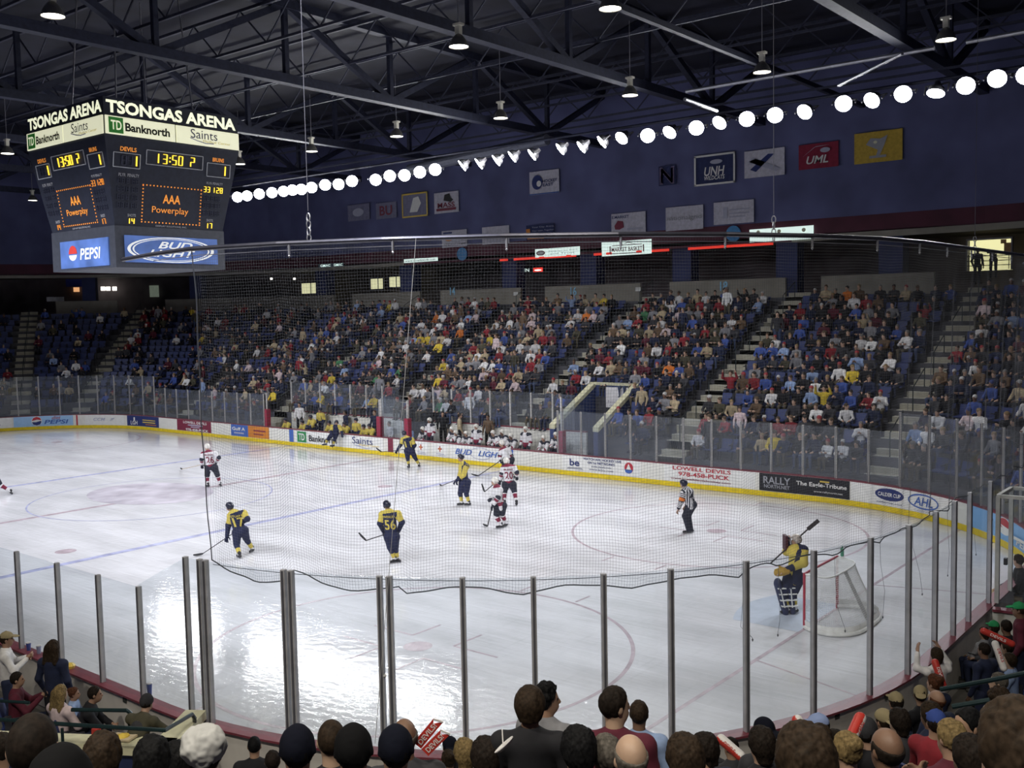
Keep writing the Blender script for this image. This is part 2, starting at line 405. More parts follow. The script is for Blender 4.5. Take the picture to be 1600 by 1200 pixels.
def wrap(s, z, o=-.032): q = bp(s, o); return (q[0], q[1], z)
INK = {k: M('advert ink '+k, c, .45, var=.05) for k, c in dict(white=(.82, .82, .80), navy=(.02, .035, .16), blue=(.05, .13, .45), sky=(.22, .46, .80), green=(.03, .26, .08),
       red=(.48, .03, .05), maroon=(.20, .02, .05), black=(.015, .016, .022), grey=(.35, .36, .40), orange=(.62, .22, .03), yellow=(.80, .58, .10), cream=(.80, .80, .58), pale=(.36, .58, .86), lavender=(.45, .46, .58)).items()}
def advert(sec, label, s0, s1, bg, items, z0=.215, z1=.865):
    t, fin = sec
    mb = MB(); sweeppanel(mb, s0, s1, -.009, z0, z1); p = fin(mb, 'advert', INK[bg]); p['label'] = label
    for it in items:
        mb = MB(); kind = it[0]; ink = it[1]
        if kind == 't': _, _, s, z, w_, h_, txt, bold, sh = it; mb.textf(txt, wrap, s, z, w_, h_, 0, bold, sh)
        elif kind == 'b':
            _, _, s, z, w_, h_ = it; n = max(1, int(w_/.4))
            for k in range(n): mb.add([wrap(s-w_/2+w_*(k+i)/n, z+j*h_/2, -.013) for i, j in ((0, -1), (1, -1), (1, 1), (0, 1))], [(0, 1, 2, 3)])
        elif kind == 'o':
            _, _, s, z, w_, h_, o = it; N = 32
            mb.add([wrap(s+w_/2*math.cos(2*math.pi*k/N), z+h_/2*math.sin(2*math.pi*k/N), o) for k in range(N)], [tuple(range(N))])
        elif kind == 'r':
            _, _, s, z, w_, h_, th = it; N = 40; vs = []
            for k in range(N+1):
                c_, s_ = math.cos(2*math.pi*k/N), math.sin(2*math.pi*k/N)
                vs += [wrap(s+w_/2*c_, z+h_/2*s_, -.03), wrap(s+(w_/2-th)*c_, z+(h_/2-th)*s_, -.03)]
            mb.add(vs, [(2*k, 2*k+1, 2*k+3, 2*k+2) for k in range(N)])
        elif kind == 'p': mb.add([wrap(s, z, -.027) for s, z in it[2]], [tuple(range(len(it[2])))])
        mb.v = [tuple(A(*q)-A(*t.location)) for q in mb.v]
        mb.build('lettering' if kind == 't' else 'emblem', INK[ink], p)
advert(BLC, 'white advert with small grey lines', -33.6, -31.4, 'white', [('b', 'lavender', -32.6, .62, 1.0, .06), ('b', 'lavender', -32.5, .42, .9, .06)])
advert(BLC, 'pale blue drink advert', -31.3, -27.7, 'pale', [('o', 'white', -29.95, .55, .62, .6, -.013), ('p', 'red', [(-30.24, .57), (-30.15, .75), (-29.95, .83), (-29.75, .76), (-29.66, .6), (-29.9, .65)]),
       ('p', 'navy', [(-30.24, .50), (-30.0, .48), (-29.7, .56), (-29.66, .5), (-29.75, .33), (-29.95, .27), (-30.15, .33)]), ('t', 'red', -28.75, .74, .55, .2, 'diet', False, .3), ('t', 'blue', -28.75, .47, 1.5, .27, 'PEPSI', True, .2)])
advert(BLC, 'white advert with pale grey letters', -26.9, -24.0, 'white', [('t', 'lavender', -25.9, .58, .85, .2, 'CCM', True, .3), ('t', 'lavender', -24.95, .58, .4, .2, 'JF', True, .3)])
advert(BLC, 'navy advert with white letters', -23.75, -20.5, 'navy', [('t', 'white', -23.1, .42, .62, .26, 'LGH', True, 0), ('b', 'white', -23.1, .66, .12, .2), ('b', 'yellow', -21.6, .62, 1.4, .05), ('b', 'yellow', -21.6, .48, 1.4, .06), ('b', 'orange', -21.4, .34, 1.2, .05)])
advert(BFAR, 'maroon team advert', -18.5, -15.0, 'maroon', [('t', 'white', -16.6, .74, 2.4, .15, 'LOWELL DEVILS', True, 0), ('b', 'lavender', -16.6, .58, 1.5, .06), ('b', 'lavender', -16.6, .47, .9, .05), ('t', 'white', -16.4, .31, 2.3, .15, '978-458-PUCK', True, 0)])
advert(BFAR, 'dark blue advert', -13.05, -11.45, 'blue', [('t', 'white', -12.3, .64, 1.2, .19, 'Gulf A', True, 0), ('b', 'lavender', -12.3, .40, .9, .08)])
advert(BFAR, 'orange advert', -11.45, -9.55, 'orange', [('b', 'maroon', -10.4, .62, 1.1, .08), ('b', 'maroon', -10.5, .42, .9, .06)])
advert(BFAR, 'blue stripe at the blue line', -7.80, -7.45, 'blue', [], .01, .87); advert(BFAR, 'maroon stripe at the centre line', -.17, .2, 'maroon', [], .01, .87)
advert(BFAR, 'blue stripe at the near blue line', 7.45, 7.80, 'blue', [], .01, .87)
advert(BFAR, 'bank advert with green square', -7.2, -3.7, 'white', [('b', 'green', -6.75, .53, .75, .58), ('t', 'white', -6.75, .53, .5, .36, 'TD', True, 0), ('t', 'black', -5.05, .50, 2.2, .33, 'Banknorth', True, 0)])
advert(BFAR, 'medical advert with navy letters', -3.5, -.5, 'white', [('t', 'navy', -2.0, .63, 1.5, .34, 'Saints', False, 0), ('p', 'lavender', [(-2.8, .43), (-2.3, .38), (-1.7, .27), (-1.2, .30), (-1.7, .23), (-2.4, .33)]), ('t', 'yellow', -1.5, .42, 1.5, .09, 'Medical Center', False, 0)])
for cs in (2.1, 3.35):
    advert(BFAR, 'small hospital advert with red cross flower', cs-.5, cs+.5, 'white', [('b', 'red', cs, .60, .24, .07), ('b', 'red', cs, .60, .07, .26), ('o', 'orange', cs, .60, .12, .12, -.022), ('b', 'lavender', cs, .36, .5, .04), ('b', 'lavender', cs+.1, .28, .5, .03)])
advert(BFAR, 'beer advert in slanted blue letters', 4.0, 7.4, 'white', [('t', 'blue', 4.85, .57, 1.05, .26, 'BUD', True, .35), ('t', 'blue', 6.5, .57, 1.5, .26, 'LIGHT', True, .35), ('r', 'lavender', 5.9, .56, 1.3, .56, .03)])
advert(BFAR, 'network advert with navy letters', 10.5, 14.4, 'white', [('t', 'navy', 11.15, .58, .5, .3, 'be', True, 0), ('p', 'grey', [(10.8, .36), (11.5, .38), (11.6, .30), (10.75, .28)]), ('t', 'navy', 12.55, .78, 1.9, .1, 'WATCH AHL HOCKEY LIVE', True, 0),
       ('t', 'navy', 12.5, .63, 1.35, .1, 'ON be NETWORKS', True, 0), ('t', 'navy', 12.5, .49, 1.0, .08, 'www.theahl.com', False, 0), ('t', 'navy', 12.5, .36, 1.2, .08, 'www.b2tv.com', False, 0), ('o', 'red', 13.85, .56, .42, .46, -.013), ('p', 'blue', [(13.66, .5), (14.04, .5), (13.98, .38), (13.85, .33), (13.7, .38)]), ('p', 'white', [(13.72, .48), (13.85, .74), (13.98, .48)])])
advert(BFAR, 'team telephone advert in maroon letters', 15.5, 19.4, 'white', [('t', 'red', 17.15, .76, 2.5, .15, 'LOWELL DEVILS', True, 0), ('t', 'red', 17.25, .54, 2.2, .17, '978-458-PUCK', True, 0), ('t', 'maroon', 17.1, .34, 2.6, .09, 'www.lowelldevilshockey.com', True, 0)])
advert(BFAR, 'black newspaper advert', 19.55, 21.63, 'black', [('t', 'grey', 20.25, .63, 1.05, .27, 'RALLY', True, 0), ('t', 'grey', 20.25, .40, 1.0, .13, 'NORTH.NET', True, 0)])
advert(BRC, 'black newspaper advert, second half', 21.63, 23.0, 'black', [('t', 'white', 21.95, .60, 1.9, .2, 'The Eagle-Tribune', True, 0), ('b', 'yellow', 22.05, .75, .35, .05), ('t', 'white', 22.2, .37, 1.1, .09, 'www.rallynorth.net', False, 0)])
advert(BRC, 'white league adverts', 23.05, 27.2, 'white', [('o', 'navy', 24.55, .60, 1.15, .42, -.013), ('t', 'white', 24.55, .60, .9, .13, 'CALDER CUP', True, 0), ('t', 'navy', 24.55, .32, 1.0, .08, 'caldercup.com', False, 0),
       ('r', 'blue', 25.95, .58, 1.3, .5, .05), ('t', 'blue', 25.95, .58, .8, .28, 'AHL', True, .2), ('t', 'lavender', 25.95, .28, .8, .07, 'theahl.com', False, 0)])
advert(BRC, 'blue drink advert with round emblem', 27.9, 33.5, 'sky', [('o', 'white', 30.0, .62, .9, .5, -.013), ('o', 'red', 30.0, .70, .7, .3, -.02), ('p', 'white', [(30.2, .5), (32.2, .62), (32.2, .55), (30.4, .40)]), ('t', 'white', 31.6, .40, 1.4, .2, 'PEPSI', True, .2)])
advert(BRC, 'maroon stripe in the far corner', 27.35, 27.45, 'red', [], .2, .86)
advert(BLC, 'red stripe at the far goal line', -27.5, -27.4, 'red', [], .2, .86)

# ---- glass panels: pane and post
GL = glass_mat('clear acrylic glass', (.95, .97, .98), .035); GLF = glass_mat('scuffed acrylic glass', (.92, .94, .965), .04)
POST = M('aluminium post', (.46, .46, .50), .5, .1); POSTF = M('pale post', (.62, .60, .58), .4, .3)
def glass(s0, s1, zt0, zt1, label, gm, pm, pw=.065, o=.11, zb=HB, post=True, group=None):
    c = bp(s0, o); t = thing('rink_glass', label, 'glass panel', (*c, zb), 0, group)
    n = max(1, int(round(abs(s1-s0)/.6))); mb = MB(); vs = []
    for i in range(n+1):
        s = s0+(s1-s0)*i/n; zt = zt0+(zt1-zt0)*i/n
        for oo in (o-.006, o+.006):
            q = bp(s, oo)-c; vs += [(*q, 0), (*q, zt-zb)]
    fs = []
    for i in range(n):
        a = 4*i; fs += [(a, a+4, a+5, a+1), (a+2, a+3, a+7, a+6), (a+1, a+5, a+7, a+3)]
    mb.add(vs, fs); mb.build('pane', gm, t)
    if post:
        tv = btan(s0); ang = math.atan2(tv[1], tv[0])
        mb = MB().box(0, 0, (zt0-zb)/2, pw, .07, zt0-zb+.03, ang); mb.box(0, 0, (zt0-zb)/2, pw*.35, .10, zt0-zb, ang, 1); mb.build('post', [pm, M('post channel', (.10, .10, .12), .5)], t)
    return t
ORD = ['first', 'second', 'third', 'fourth', 'fifth', 'sixth', 'seventh', 'eighth', 'ninth', 'tenth', 'eleventh', 'twelfth', 'thirteenth', 'fourteenth', 'fifteenth', 'sixteenth', 'seventeenth', 'eighteenth', 'nineteenth', 'twentieth',
       'twenty-first', 'twenty-second', 'twenty-third', 'twenty-fourth', 'twenty-fifth', 'twenty-sixth', 'twenty-seventh', 'twenty-eighth', 'twenty-ninth', 'thirtieth']
G1 = 'glass panels round the rink'
S = np.arange(-10.1, -21.7, -1.22)
for i, s in enumerate(S[:-1]): glass(s, S[i+1], 2.68, 2.68, f'low far glass panel, {ORD[i]} from the yellow bench towards the far end', GLF, POSTF, group=G1)
S = np.arange(S[-1], -47, -1.24)
for i, s in enumerate(S[:-1]): glass(s, S[i+1], 3.4, 3.4, f'tall far end glass panel, {ORD[i]} past the low far glass', GLF, POSTF, group=G1)
S = np.arange(10.2, 24.9, 1.222)
for i, s in enumerate(S[:-1]): glass(s, S[i+1], 2.72, 2.72, f'low far glass panel, {ORD[i]} past the white team bench towards the corner', GLF, POSTF, group=G1)
S = np.arange(S[-1], 36.0, 1.18)
for i, s in enumerate(S[:-1]): glass(s, S[i+1], 3.4, 3.4, f'tall corner glass panel behind the goal, {ORD[i]} from the round league emblem', GLF, POSTF, group=G1)
# near side: post positions
def s_xy(x, y):
    ss = np.arange(34, 78, .02); P = np.array([bp(s) for s in ss]); return float(ss[np.argmin(((P-A(x, y))**2).sum(1))])
NP = [(30.6, .15), (30.56, -1.34), (30.53, -2.36), (30.5, -3.5), (30.47, -4.85), (30.27, -6.08), (29.93, -7.36), (29.39, -8.48), (28.69, -9.43), (28.01, -10.11), (27.36, -10.8), (26.52, -11.29),
      (25.67, -11.82), (25.56, -11.88), (24.36, -12.5), (24.24, -12.54), (22.83, -12.9), (22.71, -12.93), (22.38, -12.91)]
NS = [s_xy(*q) for q in NP]
for i in range(len(NS)-1):
    narrow = abs(NS[i+1]-NS[i]) < .25
    glass(NS[i], NS[i+1], 3.4, 3.4, (f'narrow filler glass between the paired gate posts, {ORD[i]} from the tunnel' if narrow else f'tall near glass panel, {ORD[i]} from the tunnel end, posts of dull aluminium'), GL, POST, .075 if not narrow else .085, group=G1)
LOWS = [s_xy(x, -12.95) for x in (21.08, 19.83, 18.42, 16.9, 15.57, 14.2, 12.8, 11.4, 10.0)]
glass(NS[-1], LOWS[0], 3.4, 2.78, 'near glass panel with sloping top edge between tall and low glass', GL, POST, group=G1)
for i in range(len(LOWS)-1): glass(LOWS[i], LOWS[i+1], 2.74, 2.74, f'low near glass panel, {ORD[i]} from the sloping one', GL, POST, group=G1)
# ================================================================== STANDS
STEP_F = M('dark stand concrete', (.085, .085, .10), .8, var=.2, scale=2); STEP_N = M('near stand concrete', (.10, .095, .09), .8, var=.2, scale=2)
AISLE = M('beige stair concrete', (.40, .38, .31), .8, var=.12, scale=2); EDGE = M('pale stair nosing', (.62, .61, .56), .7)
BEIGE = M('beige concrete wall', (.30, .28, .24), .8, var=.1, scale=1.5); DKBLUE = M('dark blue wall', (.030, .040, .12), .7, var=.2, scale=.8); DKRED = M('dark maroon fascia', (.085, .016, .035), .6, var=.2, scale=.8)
RW = .85; NROW = 16
def row_o(k): return 1.2+RW*k
def row_z(k): return 1.3+.41*k-(.35, .21, .07)[k] if k < 3 else 1.3+.41*k
TUN = (9.0, 11.35)                                   # players' tunnel through the far stand
def spans(k):
    if k < 1: return [(-46.0, -11.2), (12.9, 33.5)]
    if k <= 3: return [(-46.0, TUN[0]), (TUN[1], 33.5)]
    return [(-46.0, 33.5)]
mb = MB()
for k in range(NROW):
    for a, b in spans(k): sweepbox(mb, a, b, row_o(k), row_o(k)+RW, -.02, row_z(k), 0, .8)
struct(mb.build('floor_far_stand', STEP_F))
AX = [-19.8, -11.1, -2.4, 6.3, 15.0, 23.6]           # stairs of the straight part, then two at the far left corner
AN = ['far stair behind the maroon team advert', 'far stair behind the orange advert', 'far stair behind the yellow bench', 'far stair beside the players tunnel', 'far stair behind the telephone advert', 'far stair above the corner league adverts', 'far corner stair below the concession lights', 'far end stair at the photo edge']
AC = [-27.8, -31.0]
def aisle_frame(i):                                  # origin, outward direction, along direction as functions of offset
    if i < 6: return lambda o: (A(AX[i], 12.95+o), A(0, 1), A(1, 0))
    return lambda o: (bp(AC[i-6], o), A(-btan(AC[i-6])[1], btan(AC[i-6])[0]), btan(AC[i-6]))
RAILM = M('dark handrail', (.02, .03, .035), .4, .3)
for i in range(8):
    fr = aisle_frame(i); k0 = 1 if i in (2, 3) else 0
    if i == 1: k0 = 0
    mb = MB(); base = fr(row_o(k0))[0]
    for k in range(k0, NROW):
        for h in range(2):
            o = row_o(k)+h*RW/2; p, n, t = fr(o+RW/4); z1 = row_z(k)+(.205 if h else 0)+.012
            mb.obox((*(p-base), z1/2+.3), (*t*.58, 0), (*n*RW/4, 0), (0, 0, z1/2-.3), 0)
            p2 = fr(o+.03)[0]-base; mb.obox((*p2, z1+.004), (*t*.58, 0), (*n*.03, 0), (0, 0, .004), 1)
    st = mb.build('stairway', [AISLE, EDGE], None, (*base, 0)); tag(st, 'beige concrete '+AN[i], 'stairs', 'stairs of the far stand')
    for k in range(k0+1, NROW-1, 3):
        p, n, t = fr(row_o(k)); q, _, _ = fr(row_o(k)+1.4)
        off = t*.05; zz = row_z(k); mb = MB()
        d = q-p
        mb.path([(0, 0, 0), (0, 0, .9), (d[0], d[1], 1.56), (d[0], d[1], .82)], .022, 6)
        r = mb.build('handrail', RAILM, None, (*(p+off), zz)); tag(r, f'dark handrail in row {ORD[k]} of the {AN[i]}', 'handrail', 'handrails on the far stairs')

# ---- concourse behind the far stand
PO = row_o(NROW); PZ = row_z(NROW-1)
mb = MB(); gaps = [(x-.95, x+.95) for x in AX[:5]]+[(21.4, 23.3), (-28.6, -27.2), (-31.9, -30.3)]; gaps.sort()
cur = -46.0
for a, b in gaps+[(33.5, 34)]:
    sweepbox(mb, cur, a, PO, PO+.18, PZ-.3, PZ+1.02, 0, .8); cur = b
struct(mb.build('wall_parapet', BEIGE))
mb = MB(); sweepbox(mb, -46, 33.5, PO, PO+8, PZ-.12, PZ-.02, 0, .8); struct(mb.build('floor_concourse', CONC))
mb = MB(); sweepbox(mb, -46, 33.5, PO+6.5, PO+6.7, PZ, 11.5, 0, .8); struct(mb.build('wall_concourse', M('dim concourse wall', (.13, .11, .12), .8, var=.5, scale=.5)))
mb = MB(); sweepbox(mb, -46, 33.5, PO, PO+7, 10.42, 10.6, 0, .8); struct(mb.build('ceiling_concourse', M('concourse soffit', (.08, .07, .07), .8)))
mb = MB(); sweepbox(mb, -46, 33.5, PO, PO+.2, 10.3, 11.35, 0, .8); struct(mb.build('wall_fascia', DKRED))
mb = MB(); sweepbox(mb, -46, 33.5, PO+.02, PO+.22, 11.35, 20.0, 0, .8); struct(mb.build('wall_upper', M('haze lifted blue wall', (.115, .125, .26), .8, var=.2, scale=.5)))  # dark blue wall, its colour lifted to imitate a bluish lens veil
mb = MB(); sweepbox(mb, -46, -13.5, PO-.03, PO, 10.28, 10.5, 0, .8); sweepbox(mb, 14.4, 33.5, PO-.03, PO, 10.25, 10.55, 0, .8); struct(mb.build('trim_fascia', BEIGE))
NEON = M('red neon tube', (.95, .05, .03), .4, emit=.6, var=0)
for i, (a, b) in enumerate(((-4.9, -4.3), (-3.77, .94), (2.25, 7.26), (8.48, 13.4))):
    mb = MB().box(0, 0, 0, b-a, .08, .13); tag(mb.build('neon_strip', NEON, None, ((a+b)/2, 12.95+PO-.06, 10.24)), f'red glowing neon strip above the {["brown lit opening", "concourse opening under the bank sign", "concourse opening under the market sign", "concourse opening nearest the corner"][i]}', 'light', 'red neon strips')
for x in (-13.6, -4.45, 1.6, 7.87, 14.0, -22.5, 19.3):
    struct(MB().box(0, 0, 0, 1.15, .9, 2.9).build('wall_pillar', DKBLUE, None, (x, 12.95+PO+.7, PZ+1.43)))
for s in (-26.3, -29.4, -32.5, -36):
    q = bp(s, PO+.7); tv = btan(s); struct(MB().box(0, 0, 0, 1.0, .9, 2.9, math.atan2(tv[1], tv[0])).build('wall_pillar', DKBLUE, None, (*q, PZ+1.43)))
# lit concessions at the back of the concourse
LIT = M('lit concession panel', (.85, .84, .50), .5, emit=.75, var=.3, scale=1.5); LITW = M('white lamp glow', (1, .95, .85), .5, emit=3.0, var=0); LITG = M('pale sign light', (.70, .86, .80), .5, emit=.85, var=.08, scale=4)
DARK = M('near black figure', (.012, .012, .02), .8)
def back_window(u0, v0, u1, v1, label, y=31.5, mat=None):
    a, b = at(u0, v0, y=y), at(u1, v1, y=y); c = (a+b)/2; mb = MB().box(0, 0, 0, abs(b[0]-a[0]), .1, abs(a[2]-b[2]), 0, 0)
    w_, h_ = abs(b[0]-a[0]), abs(a[2]-b[2])
    mb.box(0, -.06, h_/2+.04, w_+.12, .1, .08, 0, 1); mb.box(0, -.06, -h_/2-.04, w_+.12, .1, .08, 0, 1); mb.box(-w_/2-.03, -.06, 0, .06, .1, h_, 0, 1); mb.box(w_/2+.03, -.06, 0, .06, .1, h_, 0, 1)
    mb.box(w_*.1, -.06, 0, .05, .08, h_, 0, 1)
    tag(mb.build('concession_window', [mat or LIT, DKBLUE], None, tuple(c)), label, 'window', 'lit concessions')
back_window(472, 443, 497, 458, 'pale lit concession window seen over the parapet near the scoreboard')
back_window(580, 436, 600, 451, 'small lit concession window, darker of the pair by the pillar')
back_window(609, 433, 628, 448, 'bright lit concession window beside the blue pillar')
def at_bp(u, v, o, lo=-46, hi=33):                                  # point where a viewing ray meets the offset wall
    best = None
    for s in np.arange(lo, hi, .05):
        q = bp(s, o); d = A(q[0], q[1], 0)-A(CAM[0], CAM[1], 0); r = ray(u, v); cr = abs(r[0]*d[1]-r[1]*d[0])/np.hypot(*r[:2])
        if d[:2] @ r[:2] > 0 and (best is None or cr < best[0]): best = (cr, s, np.hypot(*d[:2])/np.hypot(*r[:2]))
    return CAM+ray(u, v)*best[2], best[1]
def far_box(name, u0, v0, u1, v1, o, mat, label, cat, th=.12, group=None):
    a, s = at_bp((u0+u1)/2, v0, o); b, _ = at_bp((u0+u1)/2, v1, o); l, _ = at_bp(u0, (v0+v1)/2, o); r, _ = at_bp(u1, (v0+v1)/2, o)
    tv = btan(s); mb = MB().box(0, 0, 0, np.hypot(*(r-l)[:2]), th, abs(a[2]-b[2]), math.atan2(tv[1], tv[0]))
    return tag(mb.build(name, mat, None, tuple((a+b)/2)), label, cat, group)
for i, u in enumerate((161, 169, 179)): far_box('counter_lamp', u-3, 448, u+3, 454, PO+5.6, LITW, f'white counter lamp over the far concession, {ORD[i]} of three from the scoreboard side', 'lamp', .2, 'concession counter lamps')
far_box('menu_board', 115, 449, 124, 456, PO+6.2, M('amber sign', (.9, .45, .2), .5, emit=.8), 'small amber menu board over the far concession', 'sign')
far_box('menu_board', 103, 436, 145, 448, PO+6.2, M('blue sign', (.03, .05, .35), .5), 'dark blue menu board over the far concession', 'sign')
far_box('white_notice', 140, 441, 147, 446, PO+6.1, WHITE, 'small white notice beside the blue menu board', 'sign')
far_box('drink_cooler', 73, 464, 100, 471, PO+2.0, M('grey crate', (.55, .56, .60), .6), 'grey stacked trays on the concourse ledge below the scoreboard', 'crate')
far_box('lit_doorway', 234, 446, 248, 464, PO+6.3, M('greenish lit doorway', (.30, .36, .28), .5, emit=.25, var=.4, scale=2), 'dim greenish lit doorway at the back of the far concourse', 'doorway')
for i, u in enumerate((424, 460)): far_box('wall_lamp', u-1.5, 434, u+1.5, 437, PO+5, LITW, ['tiny warm wall lamp above the far seats, scoreboard side of two', 'tiny warm wall lamp above the far seats, nearer the lit window'][i], 'lamp', .08, 'wall lamps')
# the bright room at the right with two people at its railing
a, b = at(1513, 376, y=30.5), at(1580, 421, y=30.5); c = (a+b)/2; W_, H_ = b[0]-a[0], a[2]-b[2]
t = thing('lit_room', 'bright yellow lit room opening with a railing high over the corner seats', 'window', tuple(c))
MB().box(0, .3, 0, W_, .06, H_).build('back_wall', M('glowing yellow room wall', (.92, .88, .46), .6, emit=.9, var=.15, scale=1.3), t)  # wall glows by itself, standing in for the room's lighting
MB().box(0, -.02, H_/2+.03, W_+.14, .2, .08).box(W_/2+.03, -.02, 0, .07, .2, H_).box(-W_/2-.03, -.02, 0, .07, .2, H_).build('opening_frame', M('grey opening frame', (.35, .34, .36), .6), t)
mb = MB()
for z in (-.05, -.28, -.5): mb.box(0, -.18, z, W_, .03, .035)
for x in (-.9, -.3, .35, .9): mb.box(x, -.18, -.33, .03, .03, .75)
mb.build('railing', DARK, t)
mb = MB().box(.75, .26, .3, .35, .02, .5).box(.55, .26, .62, .25, .02, .2); mb.build('notice', M('tan notice', (.6, .38, .18), .6), t)
# right-hand parapet below the lit room
# players' tunnel
CREAM = M('cream painted wall cap', (.62, .60, .42), .6); TBLUE = M('tunnel blue', (.035, .055, .16), .6)
t = thing('players_tunnel', 'players tunnel through the far stand with sloping cream walls and blue end', 'tunnel', ((TUN[0]+TUN[1])/2, 14.6, 0))
hwd = (TUN[1]-TUN[0])/2
for sx in (-1, 1):
    mb = MB(); x0, x1 = sx*hwd-.12, sx*hwd+.12
    pr = [(-.35, -.05), (-.35, 1.75), (-.35, 1.95), (2.95, 3.62), (2.95, 3.42), (2.95, -.05)]
    vs = [(x, *p) for x in (x0, x1) for p in (pr[0], pr[1], pr[4], pr[5])]
    mb.add(vs, [(0, 1, 2, 3), (7, 6, 5, 4), (0, 4, 5, 1), (1, 5, 6, 2), (2, 6, 7, 3)]); mb.build('side_wall', TBLUE, t)
    mb = MB(); vs = [(x, *p) for x in (x0-.03, x1+.03) for p in (pr[1], pr[2], pr[3], pr[4])]
    mb.add(vs, [(0, 1, 2, 3), (7, 6, 5, 4), (0, 4, 5, 1), (1, 5, 6, 2), (2, 6, 7, 3)]); mb.build('cap', CREAM, t)
MB().box(0, 3.0, 1.75, hwd*2, .1, 3.6).build('end_wall', TBLUE, t); MB().box(0, 2.97, 3.56, hwd*2+.2, .2, .12).build('lintel', CREAM, t)
sg = thing('hospital_banner', 'white hospital banner with brown cross hung at the tunnel end', 'banner', (10.55, 17.46, 2.95))
MB().box(0, 0, 0, 1.55, .03, .95).build('cloth', M('white vinyl', (.72, .70, .72), .6), sg)
MB().obox((.42, -.02, .12), (.2, 0, 0), (0, .004, 0), (0, 0, .05)).obox((.42, -.02, .12), (.05, 0, 0), (0, .004, 0), (0, 0, .24)).build('cross_emblem', M('brown ink', (.22, .09, .05), .6), sg)
MB().text('hospital', (-.2, -.02, -.22), (1, 0, 0), (0, 0, 1), .9, .16, 0, False).text('center', (-.3, -.02, -.38), (1, 0, 0), (0, 0, 1), .55, .1, 0, False).build('lettering', M('grey ink', (.32, .30, .36), .6), sg)
# ================================================================== BENCHES
BW = M('bench wall white', (.70, .69, .64), .5)
for nm, x0, x1, lab in (('yellow', -10.0, -1.0, 'white wall with maroon top behind the yellow team bench'), ('white', 1.1, 10.4, 'white wall with maroon top behind the white team bench')):
    t = thing('bench_wall', lab, 'bench wall', ((x0+x1)/2, 14.95, 0))
    MB().box(0, 0, .80, x1-x0, .12, 1.60).build('panel', BW, t); MB().box(0, 0, 1.62, x1-x0, .18, .05).build('cap_rail', MAROON, t)
    t = thing('players_bench', f'long wooden bench of the {nm} team behind the boards', 'bench', ((x0+x1)/2, 13.95, 0))
    MB().box(0, 0, .45, x1-x0-.6, .36, .05).build('seat', M('bench timber', (.35, .24, .13), .6), t)
    for k in range(6): MB().box(-(x1-x0)/2+.6+k*(x1-x0-1.2)/5, 0, .21, .06, .3, .42).build('leg', STEEL, t)
    n = int((x1-x0)/1.24)
    for k in range(n):
        xa = x0+k*1.24; tt = thing('rink_glass', f'glass panel behind the {nm} team bench, {ORD[k]} from its far end', 'glass panel', (xa, 14.95, 1.65), 0, G1)
        MB().box(.62, 0, .80, 1.2, .012, 1.6).build('pane', GLF, tt); MB().box(0, 0, .80, .06, .07, 1.62).build('post', POSTF, tt)
def pad(x, y, z0, z1, zt, label):
    t = thing('padded_post', label, 'post', (x, y, z0)); MB().box(0, 0, (z1-z0)/2, .26, .26, z1-z0).build('maroon_pad', M('maroon pad', (.27, .02, .05), .5), t); MB().box(0, 0, (zt-z0)/2, .07, .07, zt-z0).build('pole', POSTF, t)
pad(-10.0, 13.2, HB, 1.85, 2.75, 'maroon padded post at the far end of the yellow bench'); pad(-.95, 13.2, HB, 1.9, 2.75, 'maroon padded post at the near end of the yellow bench')
pad(1.0, 13.2, HB, 1.9, 2.75, 'maroon padded post at the far end of the white bench'); pad(10.3, 13.2, HB, 1.85, 3.3, 'maroon padded post where the white bench ends')
for i, (x0, y0, x1, y1) in enumerate(((-.9, 13.25, -.9, 14.9), (1.0, 13.25, 1.0, 14.9), (-.85, 13.2, .95, 13.2), (10.3, 13.3, 10.3, 14.9))):
    t = thing('rink_glass', 'glass panel ' + ['on the yellow bench side of the timekeeper box', 'on the white bench side of the timekeeper box', 'in front of the timekeeper box at the centre line', 'closing the near end of the white bench'][i], 'glass panel', (x0, y0, HB), 0, G1)
    d = A(x1-x0, y1-y0)/2; MB().obox((*d, .95), (*d, 0), (*(A(-d[1], d[0])/np.hypot(*d)*.006), 0), (0, 0, .95)).build('pane', GLF, t); MB().box(0, 0, .95, .06, .06, 1.9).build('post', POSTF, t)

# ================================================================== ROOF
mb = MB().box(-5, 0, 19.75, 106, 64, .3); struct(mb.build('ceiling', M('dark roof deck', (.016, .017, .030), .8, var=.4, scale=.6)))  # bluish tint put into the dark deck to imitate lens haze
TRUSS = M('dark steel truss', (.030, .034, .062), .6, .1, var=.2); JOIST = M('grey steel joist', (.050, .054, .085), .6, .1, var=.2)
for i, x in enumerate((-38.3, -28, -17.7, -7.4, 2.95, 12.75, 23.5, 33.8)):
    mb = MB(); y0, y1 = -30, 28.2; zb, zt = 16.5, 19.45
    t = thing('roof_truss', f'dark steel roof truss across the rink, {ORD[i]} counted from the far end', 'truss', (x, 0, zb), 0, 'roof trusses')
    MB().bar((0, y0, 0), (0, y1, 0), .42, .36).build('bottom_chord', TRUSS, t); MB().bar((0, y0, zt-zb), (0, y1, zt-zb), .42, .36).build('top_chord', TRUSS, t)
    ys = np.linspace(y0, y1, 11)
    for k in range(10):
        MB().bar((0, ys[k], 0 if k % 2 else zt-zb), (0, ys[k+1], zt-zb if k % 2 else 0), .26, .26).build('diagonal', TRUSS, t)
    for k in range(1, 10): MB().bar((0, ys[k], 0), (0, ys[k], zt-zb), .2, .2).build('upright', TRUSS, t)
MB_ = MB().bar((18, -30, 16.6), (18, 28.2, 16.6), .2, .2); tag(MB_.build('roof_purlin', TRUSS), 'thin dark roof beam between two trusses above the near half', 'beam')
ky = [(-27+4.4*i) for i in range(13)]
